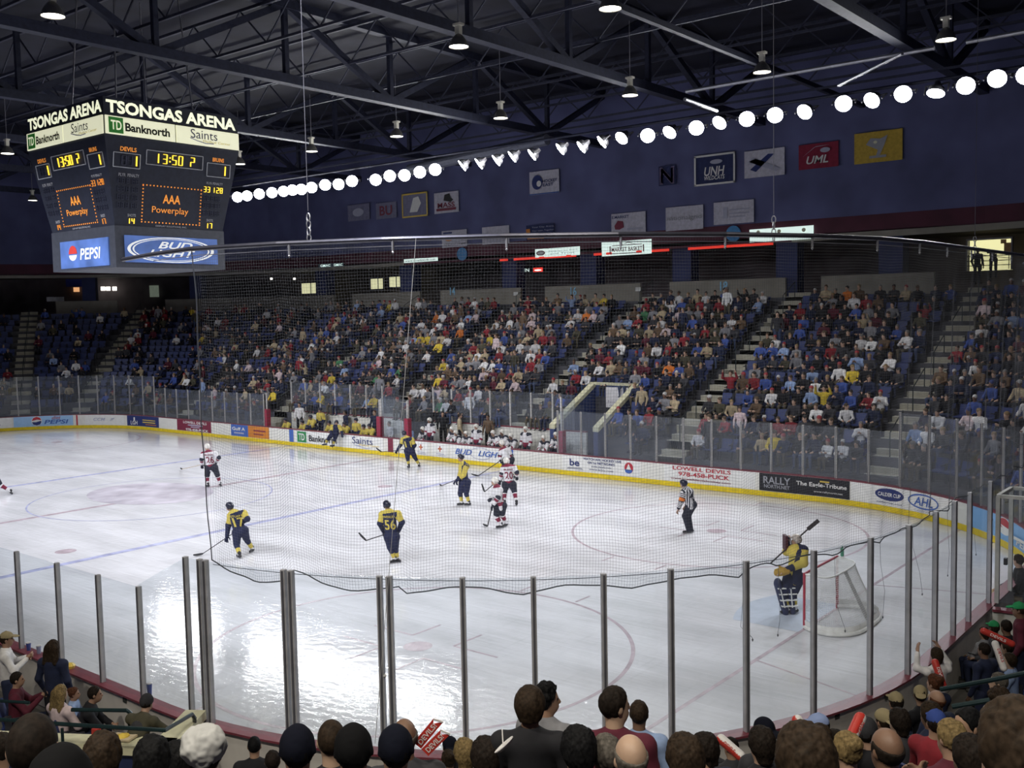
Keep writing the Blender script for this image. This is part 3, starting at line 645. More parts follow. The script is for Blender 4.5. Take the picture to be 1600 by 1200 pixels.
for i, y in enumerate(ky):
    t = thing('roof_joist', f'grey open web joist running along the rink, {ORD[i]} from the near side', 'joist', (0, y, 17.7), 0, 'roof joists')
    MB().bar((-56, 0, 0), (40, 0, 0), .1, .1).bar((-56, 0, 1.5), (40, 0, 1.5), .12, .12).build('chord', JOIST, t)
    mb = MB(); xs = np.arange(-56, 40.1, 1.6)
    for k in range(len(xs)-1): mb.bar((xs[k], 0, 0 if k % 2 else 1.5), (xs[k+1], 0, 1.5 if k % 2 else 0), .05, .05)
    mb.build('web', JOIST, t)
# bright silver tie rods that catch the light at the right
for i, (p, q, r) in enumerate(((at(1072, 143, y=13), at(1460, 75, y=13), .07), (at(1310, 134, y=15), at(1410, 84, y=12), .05), (at(1510, 66, y=13), at(1640, 42, y=13), .07), (at(1070, 155, y=13.2), at(1120, 173, y=16), .07))):
    tag(MB().tube(p, q, r).build('tie_rod', M('bright pipe', (.45, .46, .52), .35, .6)), ['long silver pipe under the roof behind the near lamps', 'short slanting silver rod joining two roof pipes', 'silver pipe at the upper photo corner', 'short silver rod beside the brightest floodlight'][i], 'pipe')
tag(MB().tube(at(640, 265, y=19), at(855, 218, y=19), .28, n=14).build('air_duct', M('grey duct', (.13, .14, .19), .5, .3)), 'grey round duct under the roof near the centre lamps', 'duct')

# ---- pendant hall lamps
HSH = M('spun aluminium shade', (.30, .29, .27), .35, .7); HL = M('warm lamp lens', (1.0, .96, .82), .5, emit=9.0, var=0); HB2 = M('ballast housing', (.75, .72, .62), .4, .2)
proto = None
HN = ['bell lamp nearest the top edge corner, row over the far seats', 'bell lamp second from the near corner, row over the far boards', 'bell lamp right of the brightest floodlight beam, row over the far boards', 'bell lamp above the grey duct end', 'bell lamp above the middle of the far boards', 'small bell lamp above the white end of the light row', 'small bell lamp beside the scoreboard edge', 'tiny bell lamp left of the scoreboard, lower of two', 'large bell lamp at the top edge of the photo, middle', 'large bell lamp hung between the light streaks', 'large bell lamp above the scoreboard corner', 'bell lamp left of the scoreboard, upper of two']
HN = ['bell lamp nearest the roof pipe in the near corner', 'bell lamp second from the near corner over the far boards', 'bell lamp third from the near corner over the far boards', 'bell lamp fourth from the near corner over the far boards', 'bell lamp fifth from the near corner over the far boards', 'bell lamp sixth from the near corner over the far boards', 'small bell lamp just beside the scoreboard edge', 'tiny bell lamp beyond the scoreboard, lower of two', 'large bell lamp at the top edge over the middle of the ice', 'large bell lamp over the middle of the ice, whole fitting seen', 'large bell lamp above the scoreboard sign', 'small bell lamp beyond the scoreboard, upper of two']
def clone(root, loc=None, rz=None, label=None, group=None, par=None):
    c = root.copy(); COL.objects.link(c)
    if par is not None: c.parent = par
    if loc is not None: c.location = tuple(loc)
    if rz is not None: c.rotation_euler = (0, 0, rz)
    if label: c['label'] = label
    if group: c['group'] = group
    for ch in root.children:
        d = ch.copy(); COL.objects.link(d); d.parent = c
        for g in ch.children:
            e = g.copy(); COL.objects.link(e); e.parent = d
    return c
for i, (hx, hy) in enumerate(HALL):
    if proto is None:
        proto = thing('hall_lamp', 'warm '+HN[0], 'lamp', (hx, hy, 15), 0, 'bell lamps under the roof')
        MB().lathe((0, 0, 0), [(.30, 0), (.29, .06), (.22, .22), (.12, .34), (.06, .38), (.0, .38)], 20).build('shade', HSH, proto, smooth=True)
        MB().disc((0, 0, .02), (.285, 0, 0), (0, -.285, 0), 24).build('lens', HL, proto)
        MB().box(0, 0, .50, .16, .16, .26).box(0, 0, .66, .30, .2, .07).build('ballast', HB2, proto); MB().tube((0, 0, .6), (0, 0, 2.75), .014).build('stem', STEEL, proto)
    else: clone(proto, (hx, hy, 15), 0, 'warm '+HN[i])

# ---- the rows of floodlights on their pipe
LENS = M('floodlight lens', (1.0, 1.0, 1.0), .4, emit=70.0, var=0); FLH = M('floodlight housing', (.35, .35, .38), .35, .6)
tag(MB().tube((-40, 17.15, 15.1), (34, 17.15, 15.1), .06, n=8).bar((-40, 17.15, 15.45), (34, 17.15, 15.45), .08, .08).build('light_pipe', TRUSS), 'long dark pipe carrying the far row of floodlights', 'pipe')
tag(MB().tube((-30, -17.15, 15.1), (34, -17.15, 15.1), .06, n=8).build('light_pipe', TRUSS), 'long dark pipe carrying the near row of floodlights', 'pipe')
def fl_mesh():
    a = MB().lathe((0, 0, 0), [(.32, 0), (.31, -.04), (.27, -.2), (.14, -.30), (.10, -.46), (.0, -.46)], 20); h = a.mesh('reflector', FLH, True)
    l = MB().disc((0, 0, .005), (.305, 0, 0), (0, .305, 0), 24).mesh('lens', LENS); y = MB().box(0, 0, -.36, .92, .05, .05).box(.43, 0, -.19, .04, .05, .38).box(-.43, 0, -.19, .04, .05, .38).mesh('bracket', FLH); return h, l, y
FH, FLN, FY = fl_mesh()
def floodlight(p, aim, label, group='floodlights of the far row'):
    t = thing('floodlight', label, 'floodlight', tuple(p), 0, group)
    t.rotation_euler = (Vector(aim)-Vector(p)).to_track_quat('Z', 'Y').to_euler()
    link('reflector', FH, t); link('lens', FLN, t); link('bracket', FY, t)
# (column in the photo, row, kind) F faces the camera side, N is turned along the rink
FLOOD = [(371, 308, 'F'), (386, 306, 'F'), (405, 303, 'F'), (425, 301, 'F'), (443, 299, 'F'), (457, 297, 'F'), (471, 296, 'F'), (487, 293, 'F'), (508, 289, 'F'), (529, 288, 'F'), (550, 283, 'F'), (587, 281, 'F'), (609, 275, 'F'), (632, 274, 'F'), (656, 269, 'F'), (680, 265, 'F'),
         (722, 259, 'N'), (748, 256, 'N'), (775, 251, 'N'), (800, 245, 'N'), (831, 242, 'N'), (875, 233, 'N'), (908, 230, 'N'), (940, 222, 'N'), (971, 216, 'M'), (1012, 212, 'F'), (1046, 207, 'M'), (1088, 200, 'F'), (1124, 192, 'M'), (1167, 186, 'F'), (1211, 180, 'F'), (1257, 175, 'G'), (1318, 162, 'F'), (1362, 157, 'G'), (1411, 147, 'F'), (1462, 146, 'D'), (1509, 134, 'F'), (1558, 123, 'F'), (1603, 118, 'F')]
for i, u in enumerate((222, 238, 254, 270, 288, 304)):
    p = at(u, 308+.13*(371-u), y=17.0); floodlight(p, (p[0]*.25+22, -9, 1), f'floodlight behind the scoreboard, mirrored in the ice, {ORD[i]} from the far end')
for i, (u, v, k) in enumerate(FLOOD):
    p = at(u, v, y=17.0)
    aim = {'F': (p[0]*.25+22, -9, 1), 'N': (p[0]-14, 3, 0), 'M': (p[0]-3, 0, 0), 'G': (p[0]*.4+8, -4, 0), 'D': (p[0]-1, 11, 0)}[k]
    st = {'F': 'round white floodlight facing the near corner', 'N': 'floodlight turned away along the rink', 'M': 'floodlight seen as a thin bright oval', 'G': 'floodlight tilted, bright oval', 'D': 'floodlight tipped down, flat bright oval'}[k]
    floodlight(p, aim, f'{st}, {ORD[i] if i < 30 else ORD[38-i]} {"from the scoreboard end" if i < 30 else "from the near corner end"}')
# ================================================================== SCOREBOARD
SBX, SBY = .1, -.2
sb = thing('scoreboard', 'four sided hanging scoreboard with lit name signs and amber digits', 'scoreboard', (SBX, SBY, 0))
SBM = M('scoreboard dark casing', (.022, .026, .045), .55, var=.15); SBG = M('scoreboard grey casing', (.055, .06, .08), .5); SIGNL = M('lit cream sign', (.93, .93, .66), .5, emit=.62, var=.06, scale=2)
LETL = M('lit cream letters', (.95, .97, .70), .5, emit=.85, var=0); INKN = M('sign navy ink', (.03, .03, .16), .6); INKB = M('sign black ink', (.012, .012, .012), .6); INKG = M('sign green', (.05, .30, .05), .6, emit=.12)
AMB = M('amber digit lamp', (1.0, .66, .05), .5, emit=1.5, var=0); AMBD = M('orange dot lamp', (.95, .33, .05), .5, emit=.55, var=0); OFF = M('unlit digit', (.05, .055, .09), .5); LBL = M('grey panel print', (.42, .42, .45), .6); REDD = M('dim red digit', (.45, .05, .04), .5, emit=.3)
WLINE = M('white outline paint', (.55, .56, .60), .6); BLS = M('lit blue sign', (.09, .17, .46), .5, emit=.26, var=.35, scale=1.2); SWH = M('lit white sign ink', (.85, .86, .84), .5, emit=.45)
H1, H2 = 2.75, 2.24
mb = MB().box(0, 0, 14.02, 2*H1, 2*H1, 1.34); mb.build('header_box', SBM, sb)
mb = MB(); vs = [(sx*h, sy*h, z) for h, z in ((H2, 10.33), (H1, 13.35)) for sx, sy in ((-1, -1), (1, -1), (1, 1), (-1, 1))]
mb.add(vs, [(0, 3, 2, 1), (4, 5, 6, 7), (0, 1, 5, 4), (1, 2, 6, 5), (2, 3, 7, 6), (3, 0, 4, 7)]); mb.build('display_casing', SBM, sb)
MB().box(0, 0, 9.6, 2*H2+.06, 2*H2+.06, 1.48).build('lower_box', SBG, sb)
for sx in (-1.6, 1.6):
    for sy in (-1.6, 1.6): MB().tube((sx, sy, 14.6), (sx*.8, sy*.8, 19.5), .03).build('hanger_cable', STEEL, sb)
for face in range(4):
    ang = face*math.pi/2                              # face 0 looks to +x, 3 looks to -y
    n = A(math.cos(ang), math.sin(ang), 0); X = A(-math.sin(ang), math.cos(ang), 0); ZU = A(0, 0, 1)
    tilt = math.atan((H1-H2)/(13.35-10.33)); YT = ZU*math.cos(tilt)+n*math.sin(tilt); NT = n*math.cos(tilt)-ZU*math.sin(tilt)
    P = lambda x, z, e=.01: n*(H1+e)+X*x+ZU*z                 # point on the header
    D = lambda x, z, e=.012: n*(H2+(z-10.33)*(H1-H2)/3.02)+X*x+ZU*z+NT*e   # point on the sloping display
    Lb = lambda x, z, e=.045: n*(H2+e)+X*x+ZU*z
    def part(mb, nm, mat, par=sb): return mb.build(nm, mat, par)
    part(MB().text('TSONGAS ARENA', P(0, 14.38), X, ZU, 5.3, .44, 0, 2), 'name_lettering', LETL)
    for x0, x1, w in ((-2.72, -.02, 'bank'), (.04, 2.72, 'med')):
        q = part(MB().obox(P((x0+x1)/2, 13.74, .02), X*(x1-x0)/2, ZU*.31, n*.03), 'sign_panel', SIGNL)
        if w == 'bank':
            part(MB().obox(P(-2.34, 13.74, .06), X*.27, ZU*.27, n*.006), 'emblem', INKG, q); part(MB().text('TD', P(-2.34, 13.74, .075), X, ZU, .4, .32), 'lettering', SIGNL, q)
            part(MB().text('Banknorth', P(-1.12, 13.72, .06), X, ZU, 1.75, .3, 0, 1.8), 'lettering', INKB, q)
        else:
            part(MB().text('Saints', P(1.2, 13.83, .06), X, ZU, 1.15, .33, 0, False), 'lettering', INKN, q); part(MB().text('Medical Center', P(1.75, 13.60, .06), X, ZU, 1.2, .09, 0, False), 'lettering', INK['yellow'], q)
            part(MB().path([P(.6, 13.66, .06), P(.9, 13.58, .06), P(1.25, 13.52, .06), P(1.6, 13.54, .06)], .02, 4), 'swoosh', INK['lavender'], q)
    def frame(x0, z0, x1, z1, mat=WLINE, w=.025):
        mb = MB()
        for a, b in (((x0, z0), (x1, z0)), ((x1, z0), (x1, z1)), ((x1, z1), (x0, z1)), ((x0, z1), (x0, z0))): mb.bar(D(*a), D(*b), w, w)
        return mb
    SEG = {'0': 'abcdef', '1': 'bc', '2': 'abged', '3': 'abgcd', '4': 'fgbc', '5': 'afgcd', '7': 'abc', '8': 'abcdefg', '9': 'abcdfg', '?': 'abge', '6': 'afgecd'}
    def digit(mb, ch, x, z, w, h, t=.05):
        sg_ = dict(a=((-w/2, h/2), (w/2, h/2)), b=((w/2, h/2), (w/2, 0)), c=((w/2, 0), (w/2, -h/2)), d=((-w/2, -h/2), (w/2, -h/2)), e=((-w/2, 0), (-w/2, -h/2)), f=((-w/2, h/2), (-w/2, 0)), g=((-w/2, 0), (w/2, 0)))
        for s in SEG[ch]:
            (a, b), (c, d) = sg_[s]; mb.bar(D(x+a, z+b, .02), D(x+c, z+d, .02), t, .015)
    part(frame(-2.4, 12.35, -1.38, 12.84), 'score_frame', WLINE); part(frame(1.38, 12.35, 2.4, 12.84), 'score_frame', WLINE); part(frame(-1.14, 12.55, 1.18, 13.04), 'clock_frame', WLINE)
    if face in (1, 2): continue                       # the two far faces carry signs only
    def dg(ch, x, z, w, h, t, mat, nm='digit'): mb = MB(); digit(mb, ch, x, z, w, h, t); part(mb, nm, mat)
    dg('8', -2.0, 12.6, .16, .32, .05, OFF, 'unlit_digit'); dg('8', -1.78, 12.6, .16, .32, .03, OFF, 'unlit_digit')
    dg('1', -1.6, 12.6, .16, .34, .05, AMB); dg('1', 2.1, 12.6, .16, .34, .05, AMB)
    for ch, x in (('1', -.74), ('3', -.40), ('5', -.02), ('0', .24), ('?', .74)): dg(ch, x, 12.79, .15, .32, .045, AMB)
    part(MB().obox(D(-.2, 12.85, .02), X*.025, YT*.025, NT*.01), 'colon_dot', AMB); part(MB().obox(D(-.2, 12.72, .02), X*.025, YT*.025, NT*.01), 'colon_dot', AMB)
    for tx, x, w_ in (('DEVILS', -1.85, .62), ('BRUINS', 1.85, .5)): part(MB().text(tx, D(x, 12.98, .02), X, YT, w_, .15), 'team_name', AMBD)
    for tx, x, z, w_, h_ in (('PLYR', -2.05, 12.1, .27, .11), ('PENALTY', -1.62, 12.1, .45, .11), ('PLYR PENALTY', 1.75, 12.1, .72, .09), ('SHOTS', -1.62, 10.72, .32, .1), ('SHOTS', 1.62, 10.72, .28, .1), ('DISPLAY SOLUTIONS, INC.', 0, 10.40, 1.3, .07)):
        part(MB().text(tx, D(x, z, .02), X, YT, w_, h_), 'panel_print', LBL)
    for z in (11.9, 11.62, 11.34, 11.06):
        for x in (-2.15, -2.0, -1.82, -1.6, -1.46): dg('8', x, z, .08, .17, .018, OFF, 'unlit_digit')
    for z in (11.55, 11.28, 11.0):
        for x in (1.35, 1.5, 1.68, 1.86, 2.0): dg('8', x, z, .08, .17, .018, OFF, 'unlit_digit')
    for ch, x in (('3', 1.34), ('3', 1.5), ('1', 1.70), ('2', 1.90), ('8', 2.06)): dg(ch, x, 11.86, .09, .19, .026, AMB if face == 0 else AMBD)
    for ch, x in (('1', -1.74), ('4', -1.56), ('1', 1.5), ('7', 1.68)): dg(ch, x, 10.52, .085, .18, .03, AMB if face == 0 else AMBD)
    mb = MB()
    for k in range(18):
        x = -1.22+k*2.4/17
        for z in (11.82, 10.52): mb.obox(D(x, z, .02), X*.022, YT*.022, NT*.006)
    for k in range(11):
        z = 10.6+k*.12
        for x in (-1.22, 1.18): mb.obox(D(x, z, .02), X*.022, YT*.022, NT*.006)
    part(mb, 'matrix_border', AMBD)
    part(MB().text('AAA', D(-.05, 11.38, .02), X, YT, .72, .32), 'matrix_text', AMBD); part(MB().text('Powerplay', D(-.08, 10.95, .02), X, YT, 1.5, .30, 0, False), 'matrix_text', AMBD)
    if face % 2 == 0:
        q = part(MB().obox(Lb(0, 9.53), X*1.92, ZU*.48, n*.03), 'lower_sign', BLS)
        part(MB().ring(Lb(-.05, 9.53, .085), X*1.8, ZU*.46, .93).ring(Lb(-.05, 9.53, .085), X*1.6, ZU*.40, .96), 'oval_outline', SWH, q)
        part(MB().text('BUD', Lb(.1, 9.70, .09), X, ZU, 1.45, .25, 0, True, .35).text('LIGHT', Lb(-.05, 9.40, .09), X, ZU, 1.95, .26, 0, True, .35), 'lettering', SWH, q)
    else:
        q = part(MB().obox(Lb(.15, 9.45), X*1.72, ZU*.5, n*.03), 'lower_sign', BLS)
        part(MB().disc(Lb(-.62, 9.47, .09), X*.3, ZU*.3, 24, 0, 0, math.pi), 'red_half', M('lit red sign ink', (.6, .05, .04), .5, emit=.35), q)
        part(MB().disc(Lb(-.62, 9.42, .09), X*.28, ZU*.2, 24, 0, math.pi, 2*math.pi), 'white_half', SWH, q)
        part(MB().text('PEPSI', Lb(.62, 9.43, .09), X, ZU, 1.45, .42, 0, True, .15), 'lettering', SWH, q)

# ================================================================== BANNERS AND LIT SIGNS ON THE FAR WALL
FY_ = 12.95+PO
def banner(a, label, bg, items, name='banner', group='banners on the far wall', y=27.66, slack=0.0, frame=None):
    p, q = at(a[0], a[1], y=y), at(a[2], a[3], y=y); c = (p+q)/2; w_, h_ = abs(q[0]-p[0]), abs(p[2]-q[2])
    h_ -= .2 if a[3]-a[1] < 40 else .35
    t = thing(name, label, 'banner' if name == 'banner' else 'sign', tuple(c), 0, group)
    mb = MB(); vs = []
    for i in range(9):
        x = -w_/2+w_*i/8; yy = .015*math.sin(i*1.3)
        vs += [(x, yy, h_/2), (x, yy, -h_/2), (x, yy+.02, h_/2), (x, yy+.02, -h_/2)]
    for i in range(8):
        b = 4*i; mb.add([], []); mb.f += [(b, b+1, b+5, b+4), (b+2, b+6, b+7, b+3), (b, b+4, b+6, b+2), (b+1, b+3, b+7, b+5)]; mb.m += [0]*4
    mb.v = [tuple(map(float, v)) for v in vs]; mb.build('cloth' if name == 'banner' else 'panel', bg, t)
    E = -.035
    for it in items:
        mb = MB(); k, ink = it[0], it[1]
        if k == 't': mb.text(it[6], (it[2]*w_, E, it[3]*h_), (1, 0, 0), (0, 0, 1), it[4]*w_, it[5]*h_, 0, it[7] if len(it) > 7 else True, it[8] if len(it) > 8 else 0)
        elif k == 'b': mb.obox((it[2]*w_, E, it[3]*h_), (it[4]*w_/2, 0, 0), (0, .004, 0), (0, 0, it[5]*h_/2))
        elif k == 'o': mb.disc((it[2]*w_, E-.004*len(it), it[3]*h_), (it[4]*w_/2, 0, 0), (0, 0, it[5]*h_/2), 24)
        elif k == 'p': mb.poly([(x*w_, E, z*h_) for x, z in it[2]])
        elif k == 'f':
            for zz in (-.48, .48): mb.obox((0, E, zz*h_), (w_/2, 0, 0), (0, .004, 0), (0, 0, .05))
            for xx in (-.48, .48): mb.obox((xx*w_, E, 0), (.05, 0, 0), (0, .004, 0), (0, 0, h_/2))
        mb.build({'t': 'lettering', 'f': 'border'}.get(k, 'emblem'), ink, t)
    return t
VB = M('white banner cloth', (.58, .57, .66), .8); VG = M('grey banner cloth', (.22, .22, .33), .8); VY = M('gold banner cloth', (.55, .38, .06), .8); VR = M('red banner cloth', (.26, .02, .05), .8); VN = M('navy banner cloth', (.03, .04, .12), .8)
IK = INK
banner((543, 319, 578, 345), 'faint grey college banner nearest the scoreboard', VG, [('o', IK['lavender'], 0, 0, .5, .5)])
banner((587, 316, 620, 342), 'grey college banner lettered BU', VG, [('t', IK['maroon'], 0, 0, .6, .6, 'BU')])
banner((628, 302, 669, 339), 'grey college banner with gold border', VG, [('f', IK['yellow']), ('p', IK['white'], [(-.2, -.3), (-.05, .3), (.15, .35), (.25, .05), (.1, -.3)])])
banner((678, 300, 717, 333), 'white college banner with a dark figure emblem', VB, [('p', IK['black'], [(-.1, .1), (-.05, .38), (.15, .42), (.2, .2), (.3, .1), (.2, 0)]), ('t', IK['maroon'], 0, -.12, .7, .25, 'MASS'), ('b', IK['maroon'], 0, -.33, .8, .12)])
banner((827, 265, 874, 305), 'white league banner with blue circle and border', VB, [('o', IK['navy'], -.22, .02, .36, .62), ('o', IK['white'], -.16, -.04, .16, .26, 0), ('t', IK['navy'], .2, .05, .5, .13, 'HOCKEY'), ('t', IK['navy'], .14, -.12, .35, .13, 'EAST'), ('b', IK['blue'], 0, -.48, 1, .04)])
banner((1029, 258, 1056, 291), 'dark college banner with outlined letter N', VN, [('t', M('dim violet ink', (.14, .11, .20), .7), 0, 0, .85, .9, 'N', 2), ('t', IK['navy'], 0, 0, .7, .75, 'N', 1)])
banner((1085, 240, 1149, 290), 'navy college banner with white frame and slanted letters', VN, [('f', IK['white']), ('t', IK['white'], 0, -.05, .5, .3, 'UNH', True, .2), ('t', IK['white'], 0, -.27, .5, .14, 'WILDCATS', True, .2), ('o', IK['lavender'], .05, .25, .3, .15)])
banner((1163, 232, 1226, 278), 'white college banner with purple crossed strokes', VB, [('p', IK['lavender'], [(-.4, .1), (-.2, .2), (.4, -.25), (.3, -.35)]), ('p', IK['navy'], [(-.35, -.2), (-.2, -.3), (.25, .3), (.1, .32)]), ('p', IK['lavender'], [(-.3, .25), (.0, .05), (-.1, -.05), (-.4, .0)])])
banner((1248, 222, 1310, 265), 'red college banner lettered UML', VR, [('t', IK['white'], -.02, -.15, .55, .32, 'UML', True, .25), ('o', IK['lavender'], .18, .2, .25, .2), ('p', IK['lavender'], [(-.4, 0), (-.1, .35), (.3, .4), (-.05, .38)])])
banner((1335, 204, 1410, 255), 'gold college banner with dark mottled emblem', VY, [('p', IK['grey'], [(-.25, .1), (-.15, .3), (.05, .25), (.2, .35), (.15, .1), (.05, -.25), (-.05, -.35), (.0, -.1)]), ('o', IK['cream'], -.05, .15, .08, .1), ('b', IK['grey'], .0, -.32, .35, .08)])
banner((690, 359, 730, 387), 'white sponsor banner with dark telephone line', VB, [('b', IK['navy'], -.25, .36, .35, .1), ('o', IK['orange'], -.2, -.02, .3, .22), ('t', IK['black'], .02, -.36, .85, .14, '978.970.JAMS')])
banner((753, 353, 796, 382), 'white sponsor banner with thin grey tower', VB, [('p', IK['lavender'], [(-.35, -.1), (-.28, .3), (-.2, -.1)]), ('t', IK['lavender'], 0, -.18, .8, .12, 'hospital', False), ('b', IK['lavender'], .05, -.35, .6, .05)])
banner((822, 350, 866, 375), 'dark parcel banner with small brown shield', VN, [('b', IK['orange'], -.42, .1, .14, .3), ('t', IK['lavender'], .12, .32, .8, .13, 'Your City. Arena.', False), ('t', IK['lavender'], .12, .08, .8, .13, 'Your team. Together.', False), ('t', IK['lavender'], .12, -.15, .8, .13, 'Your neighborhood.', False), ('b', IK['orange'], -.15, -.4, .6, .12)])
banner((955, 332, 1009, 365), 'white sponsor banner with red blot and dark letters', VB, [('t', IK['navy'], -.22, .32, .5, .14, 'E.MARKET'), ('p', IK['maroon'], [(-.4, -.1), (-.3, .15), (-.15, .1), (-.12, -.2), (-.25, -.3), (-.38, -.28)]), ('b', IK['lavender'], .2, -.3, .45, .08)])
banner((1040, 322, 1099, 360), 'white power company banner in pale letters', VB, [('t', IK['grey'], 0, 0, .92, .26, 'nationalgrid', False)])
banner((1115, 314, 1178, 350), 'white sponsor banner with faint grey lines', VB, [('b', IK['lavender'], -.2, 0, .1, .5), ('b', IK['lavender'], .15, .12, .5, .05), ('b', IK['lavender'], .15, -.05, .5, .05), ('b', IK['lavender'], .1, -.2, .4, .05)])
LS = 'lit signs on the maroon fascia'
banner((497, 411, 537, 418), 'small broken lit sign beside the light streaks', M('dim lit sign', (.10, .16, .2), .5), [('t', LITG, -.2, 0, .4, .7, 'GMAC'), ('t', LITG, .3, 0, .35, .7, 'GMAC')], 'lit_sign', LS, 27.64)
banner((631, 403, 684, 410), 'long thin lit web address sign over the brown opening', LITG, [('t', IK['grey'], 0, 0, .9, .5, 'www.lowelldevils.com')], 'lit_sign', LS, 27.64)
banner((836, 387, 906, 401), 'lit sign with red oval emblem beside two text lines', LITG, [('o', IK['maroon'], -.36, 0, .2, .6), ('o', IK['white'], -.36, 0, .15, .4, 0, 0), ('t', IK['grey'], .15, .15, .65, .2, 'Enterprise Bank', False), ('t', IK['grey'], .12, -.15, .55, .2, 'and Trust', False)], 'lit_sign', LS, 27.64)
banner((940, 376, 1018, 399), 'lit market sign with red lettering in a scroll', LITG, [('t', IK['maroon'], .02, -.08, .62, .3, 'MARKET BASKET'), ('b', IK['maroon'], 0, -.36, .64, .05), ('b', IK['maroon'], .02, .2, .6, .05), ('p', IK['maroon'], [(-.1, .22), (.05, .42), (.2, .22), (.05, .36)]), ('b', IK['maroon'], -.32, -.08, .02, .5), ('b', IK['maroon'], .35, -.08, .02, .5)], 'lit_sign', LS, 27.64)
banner((1171, 356, 1271, 376), 'long blank lit sign nearest the corner', LITG, [('o', IK['cream'], -.35, .25, .06, .3), ('o', IK['cream'], -.02, .22, .06, .3), ('o', IK['cream'], .36, .2, .06, .3)], 'lit_sign', LS, 27.64)
banner((807, 417, 828, 428), 'dark sign reading OPEN in pale letters', DARK, [('t', LITG, 0, 0, .95, .75, 'OPEN')], 'lit_sign', LS, 28.9)
banner((833, 416, 848, 427), 'small red lit sign with white patch by the open sign', NEON, [('o', LITW, .05, -.1, .7, .3)], 'lit_sign', LS, 28.9)
for i, (u, v) in enumerate(((722, 397), (1146, 365))): tag(MB().lathe((0, 0, 0), [(.0, -.04), (.42, -.04), (.42, .04), (0, .04)], 20, 0, (0, 1, 0)).build('section_disc', M('blue section disc', (.05, .18, .38), .5, emit=.08), None, tuple(at(u, v, y=27.68))), ['round blue section number disc on the maroon fascia', 'half round blue section disc near the blank lit sign'][i], 'sign', 'section discs')
for i, (u, v) in enumerate(((707, 455), (896, 455), (1131, 447))): tag(MB().text('1'+'468'[i], (0, 0, 0), (1, 0, 0), (0, 0, 1), .45, .5).build('section_number', M('pale blue number', (.20, .42, .62), .5, emit=.1), None, tuple(at(u, v, y=27.71))), f'pale blue section number on the beige parapet, {ORD[i]} from the scoreboard', 'sign', 'section numbers')
for i, (u, v) in enumerate(((806, 459), (997, 452))): tag(MB().box(0, 0, 0, .35, .03, .22).build('row_plate', WHITE, None, tuple(at(u, v, y=27.71))), ['small white plate at the parapet end beside the middle stair', 'small white plate at the parapet end beside the tunnel stair'][i], 'sign', 'row plates')

# ================================================================== NET, ITS POLE AND CORDS
s_net0, s_net1 = 30.5, s_xy(22.72, -12.93)
SEAM = M('dark net twine', (.05, .055, .07), .7); TW = M('net twine', (.10, .105, .12), .7)
net = thing('safety_net', 'dark safety net hung behind the goal from a high pole to the glass tops', 'net', (*bp(44, 0), 8.05)); NO = A(*net.location)
TIES = [31.5, 33.2, 34.6, 35.8, 37.2, 38.6, 40.1, 41.8, 43.55, 45.0, 46.3, 47.5, 48.2, 49.9, 51.5, 53.2, 55.0, s_net1]
def hem(s):                                          # lower edge sags up between the ties
    for a, b in zip(TIES[:-1], TIES[1:]):
        if s <= b+1e-6:
            t = (s-a)/(b-a); base = 3.17 if b < 48.3 else 3.10
            if b > 54: return 3.36+(3.22-3.36)*(1-t)-.16*math.sin(math.pi*t)
            return base+.11*math.sin(math.pi*max(0, min(1, t)))
    return 3.36
def netp(s, w):                                      # w 0 at the pole, 1 at the hem
    zb = hem(s); z = 8.05+(zb-8.05)*w; o = .02-.14*w
    wav = .035*math.sin(s*5.1+w*2)+.02*math.sin(s*11.3-w*5)
    q = bp(s+.012*math.sin(w*23+s*.8), o+wav*min(1, w*3))
    zz = z+.03*math.sin(s*3.3+w*4)*min(1, w*4)*(1-w)
    return A(q[0], q[1], zz)-NO
mb = MB(); step = .043; S = np.arange(s_net0, s_net1+.001, step); WV = np.linspace(0, 1, 23)
def strand(P, r=.0012, r2=None):
    P = np.array(P); d = np.gradient(P, axis=0); d /= np.linalg.norm(d, axis=1)[:, None]+1e-9
    q = np.where(np.abs(d[:, 2:3]) > .8, A(1, 0, 0)[None], A(0, 0, 1)[None]); X = np.cross(q, d); X /= np.linalg.norm(X, axis=1)[:, None]; Y = np.cross(d, X)
    n = len(P); V = np.stack([P+r*X, P-r*.5*X+r*.87*Y, P-r*.5*X-r*.87*Y], 1).reshape(-1, 3)
    F = np.array([(3*i+k, 3*i+(k+1) % 3, 3*i+3+(k+1) % 3, 3*i+3+k) for i in range(n-1) for k in range(3)])
    return V, F
def strands(name, lists, mat, parent, r):
    Vs, Fs, n = [], [], 0
    for P in lists:
        V, F = strand(P, r); Vs.append(V); Fs.append(F+n); n += len(V)
    return link(name, np_mesh(name, np.concatenate(Vs), np.concatenate(Fs), np.zeros(sum(map(len, Fs)), int), [mat]), parent)
L1 = [[netp(s, w) for w in WV] for s in S]
SS = np.arange(s_net0, s_net1, .16)
L2 = [[netp(s, w) for s in SS] for w in np.linspace(0, 1, int(4.85/step))]
strands('net_mesh', L1+L2, TW, net, .0014)
mb = MB().path([netp(s, 1.0) for s in np.arange(s_net0, s_net1, .12)], .010, 5); mb.build('hem_cord', SEAM, net)
MB().path([netp(s_net1, w) for w in WV], .009, 6).build('edge_cord', SEAM, net)
MB().path([A(*bp(s, .09), 3.36)-NO for s in np.arange(s_net0, s_net1, .3)], .005, 4).build('tension_cord', SEAM, net)
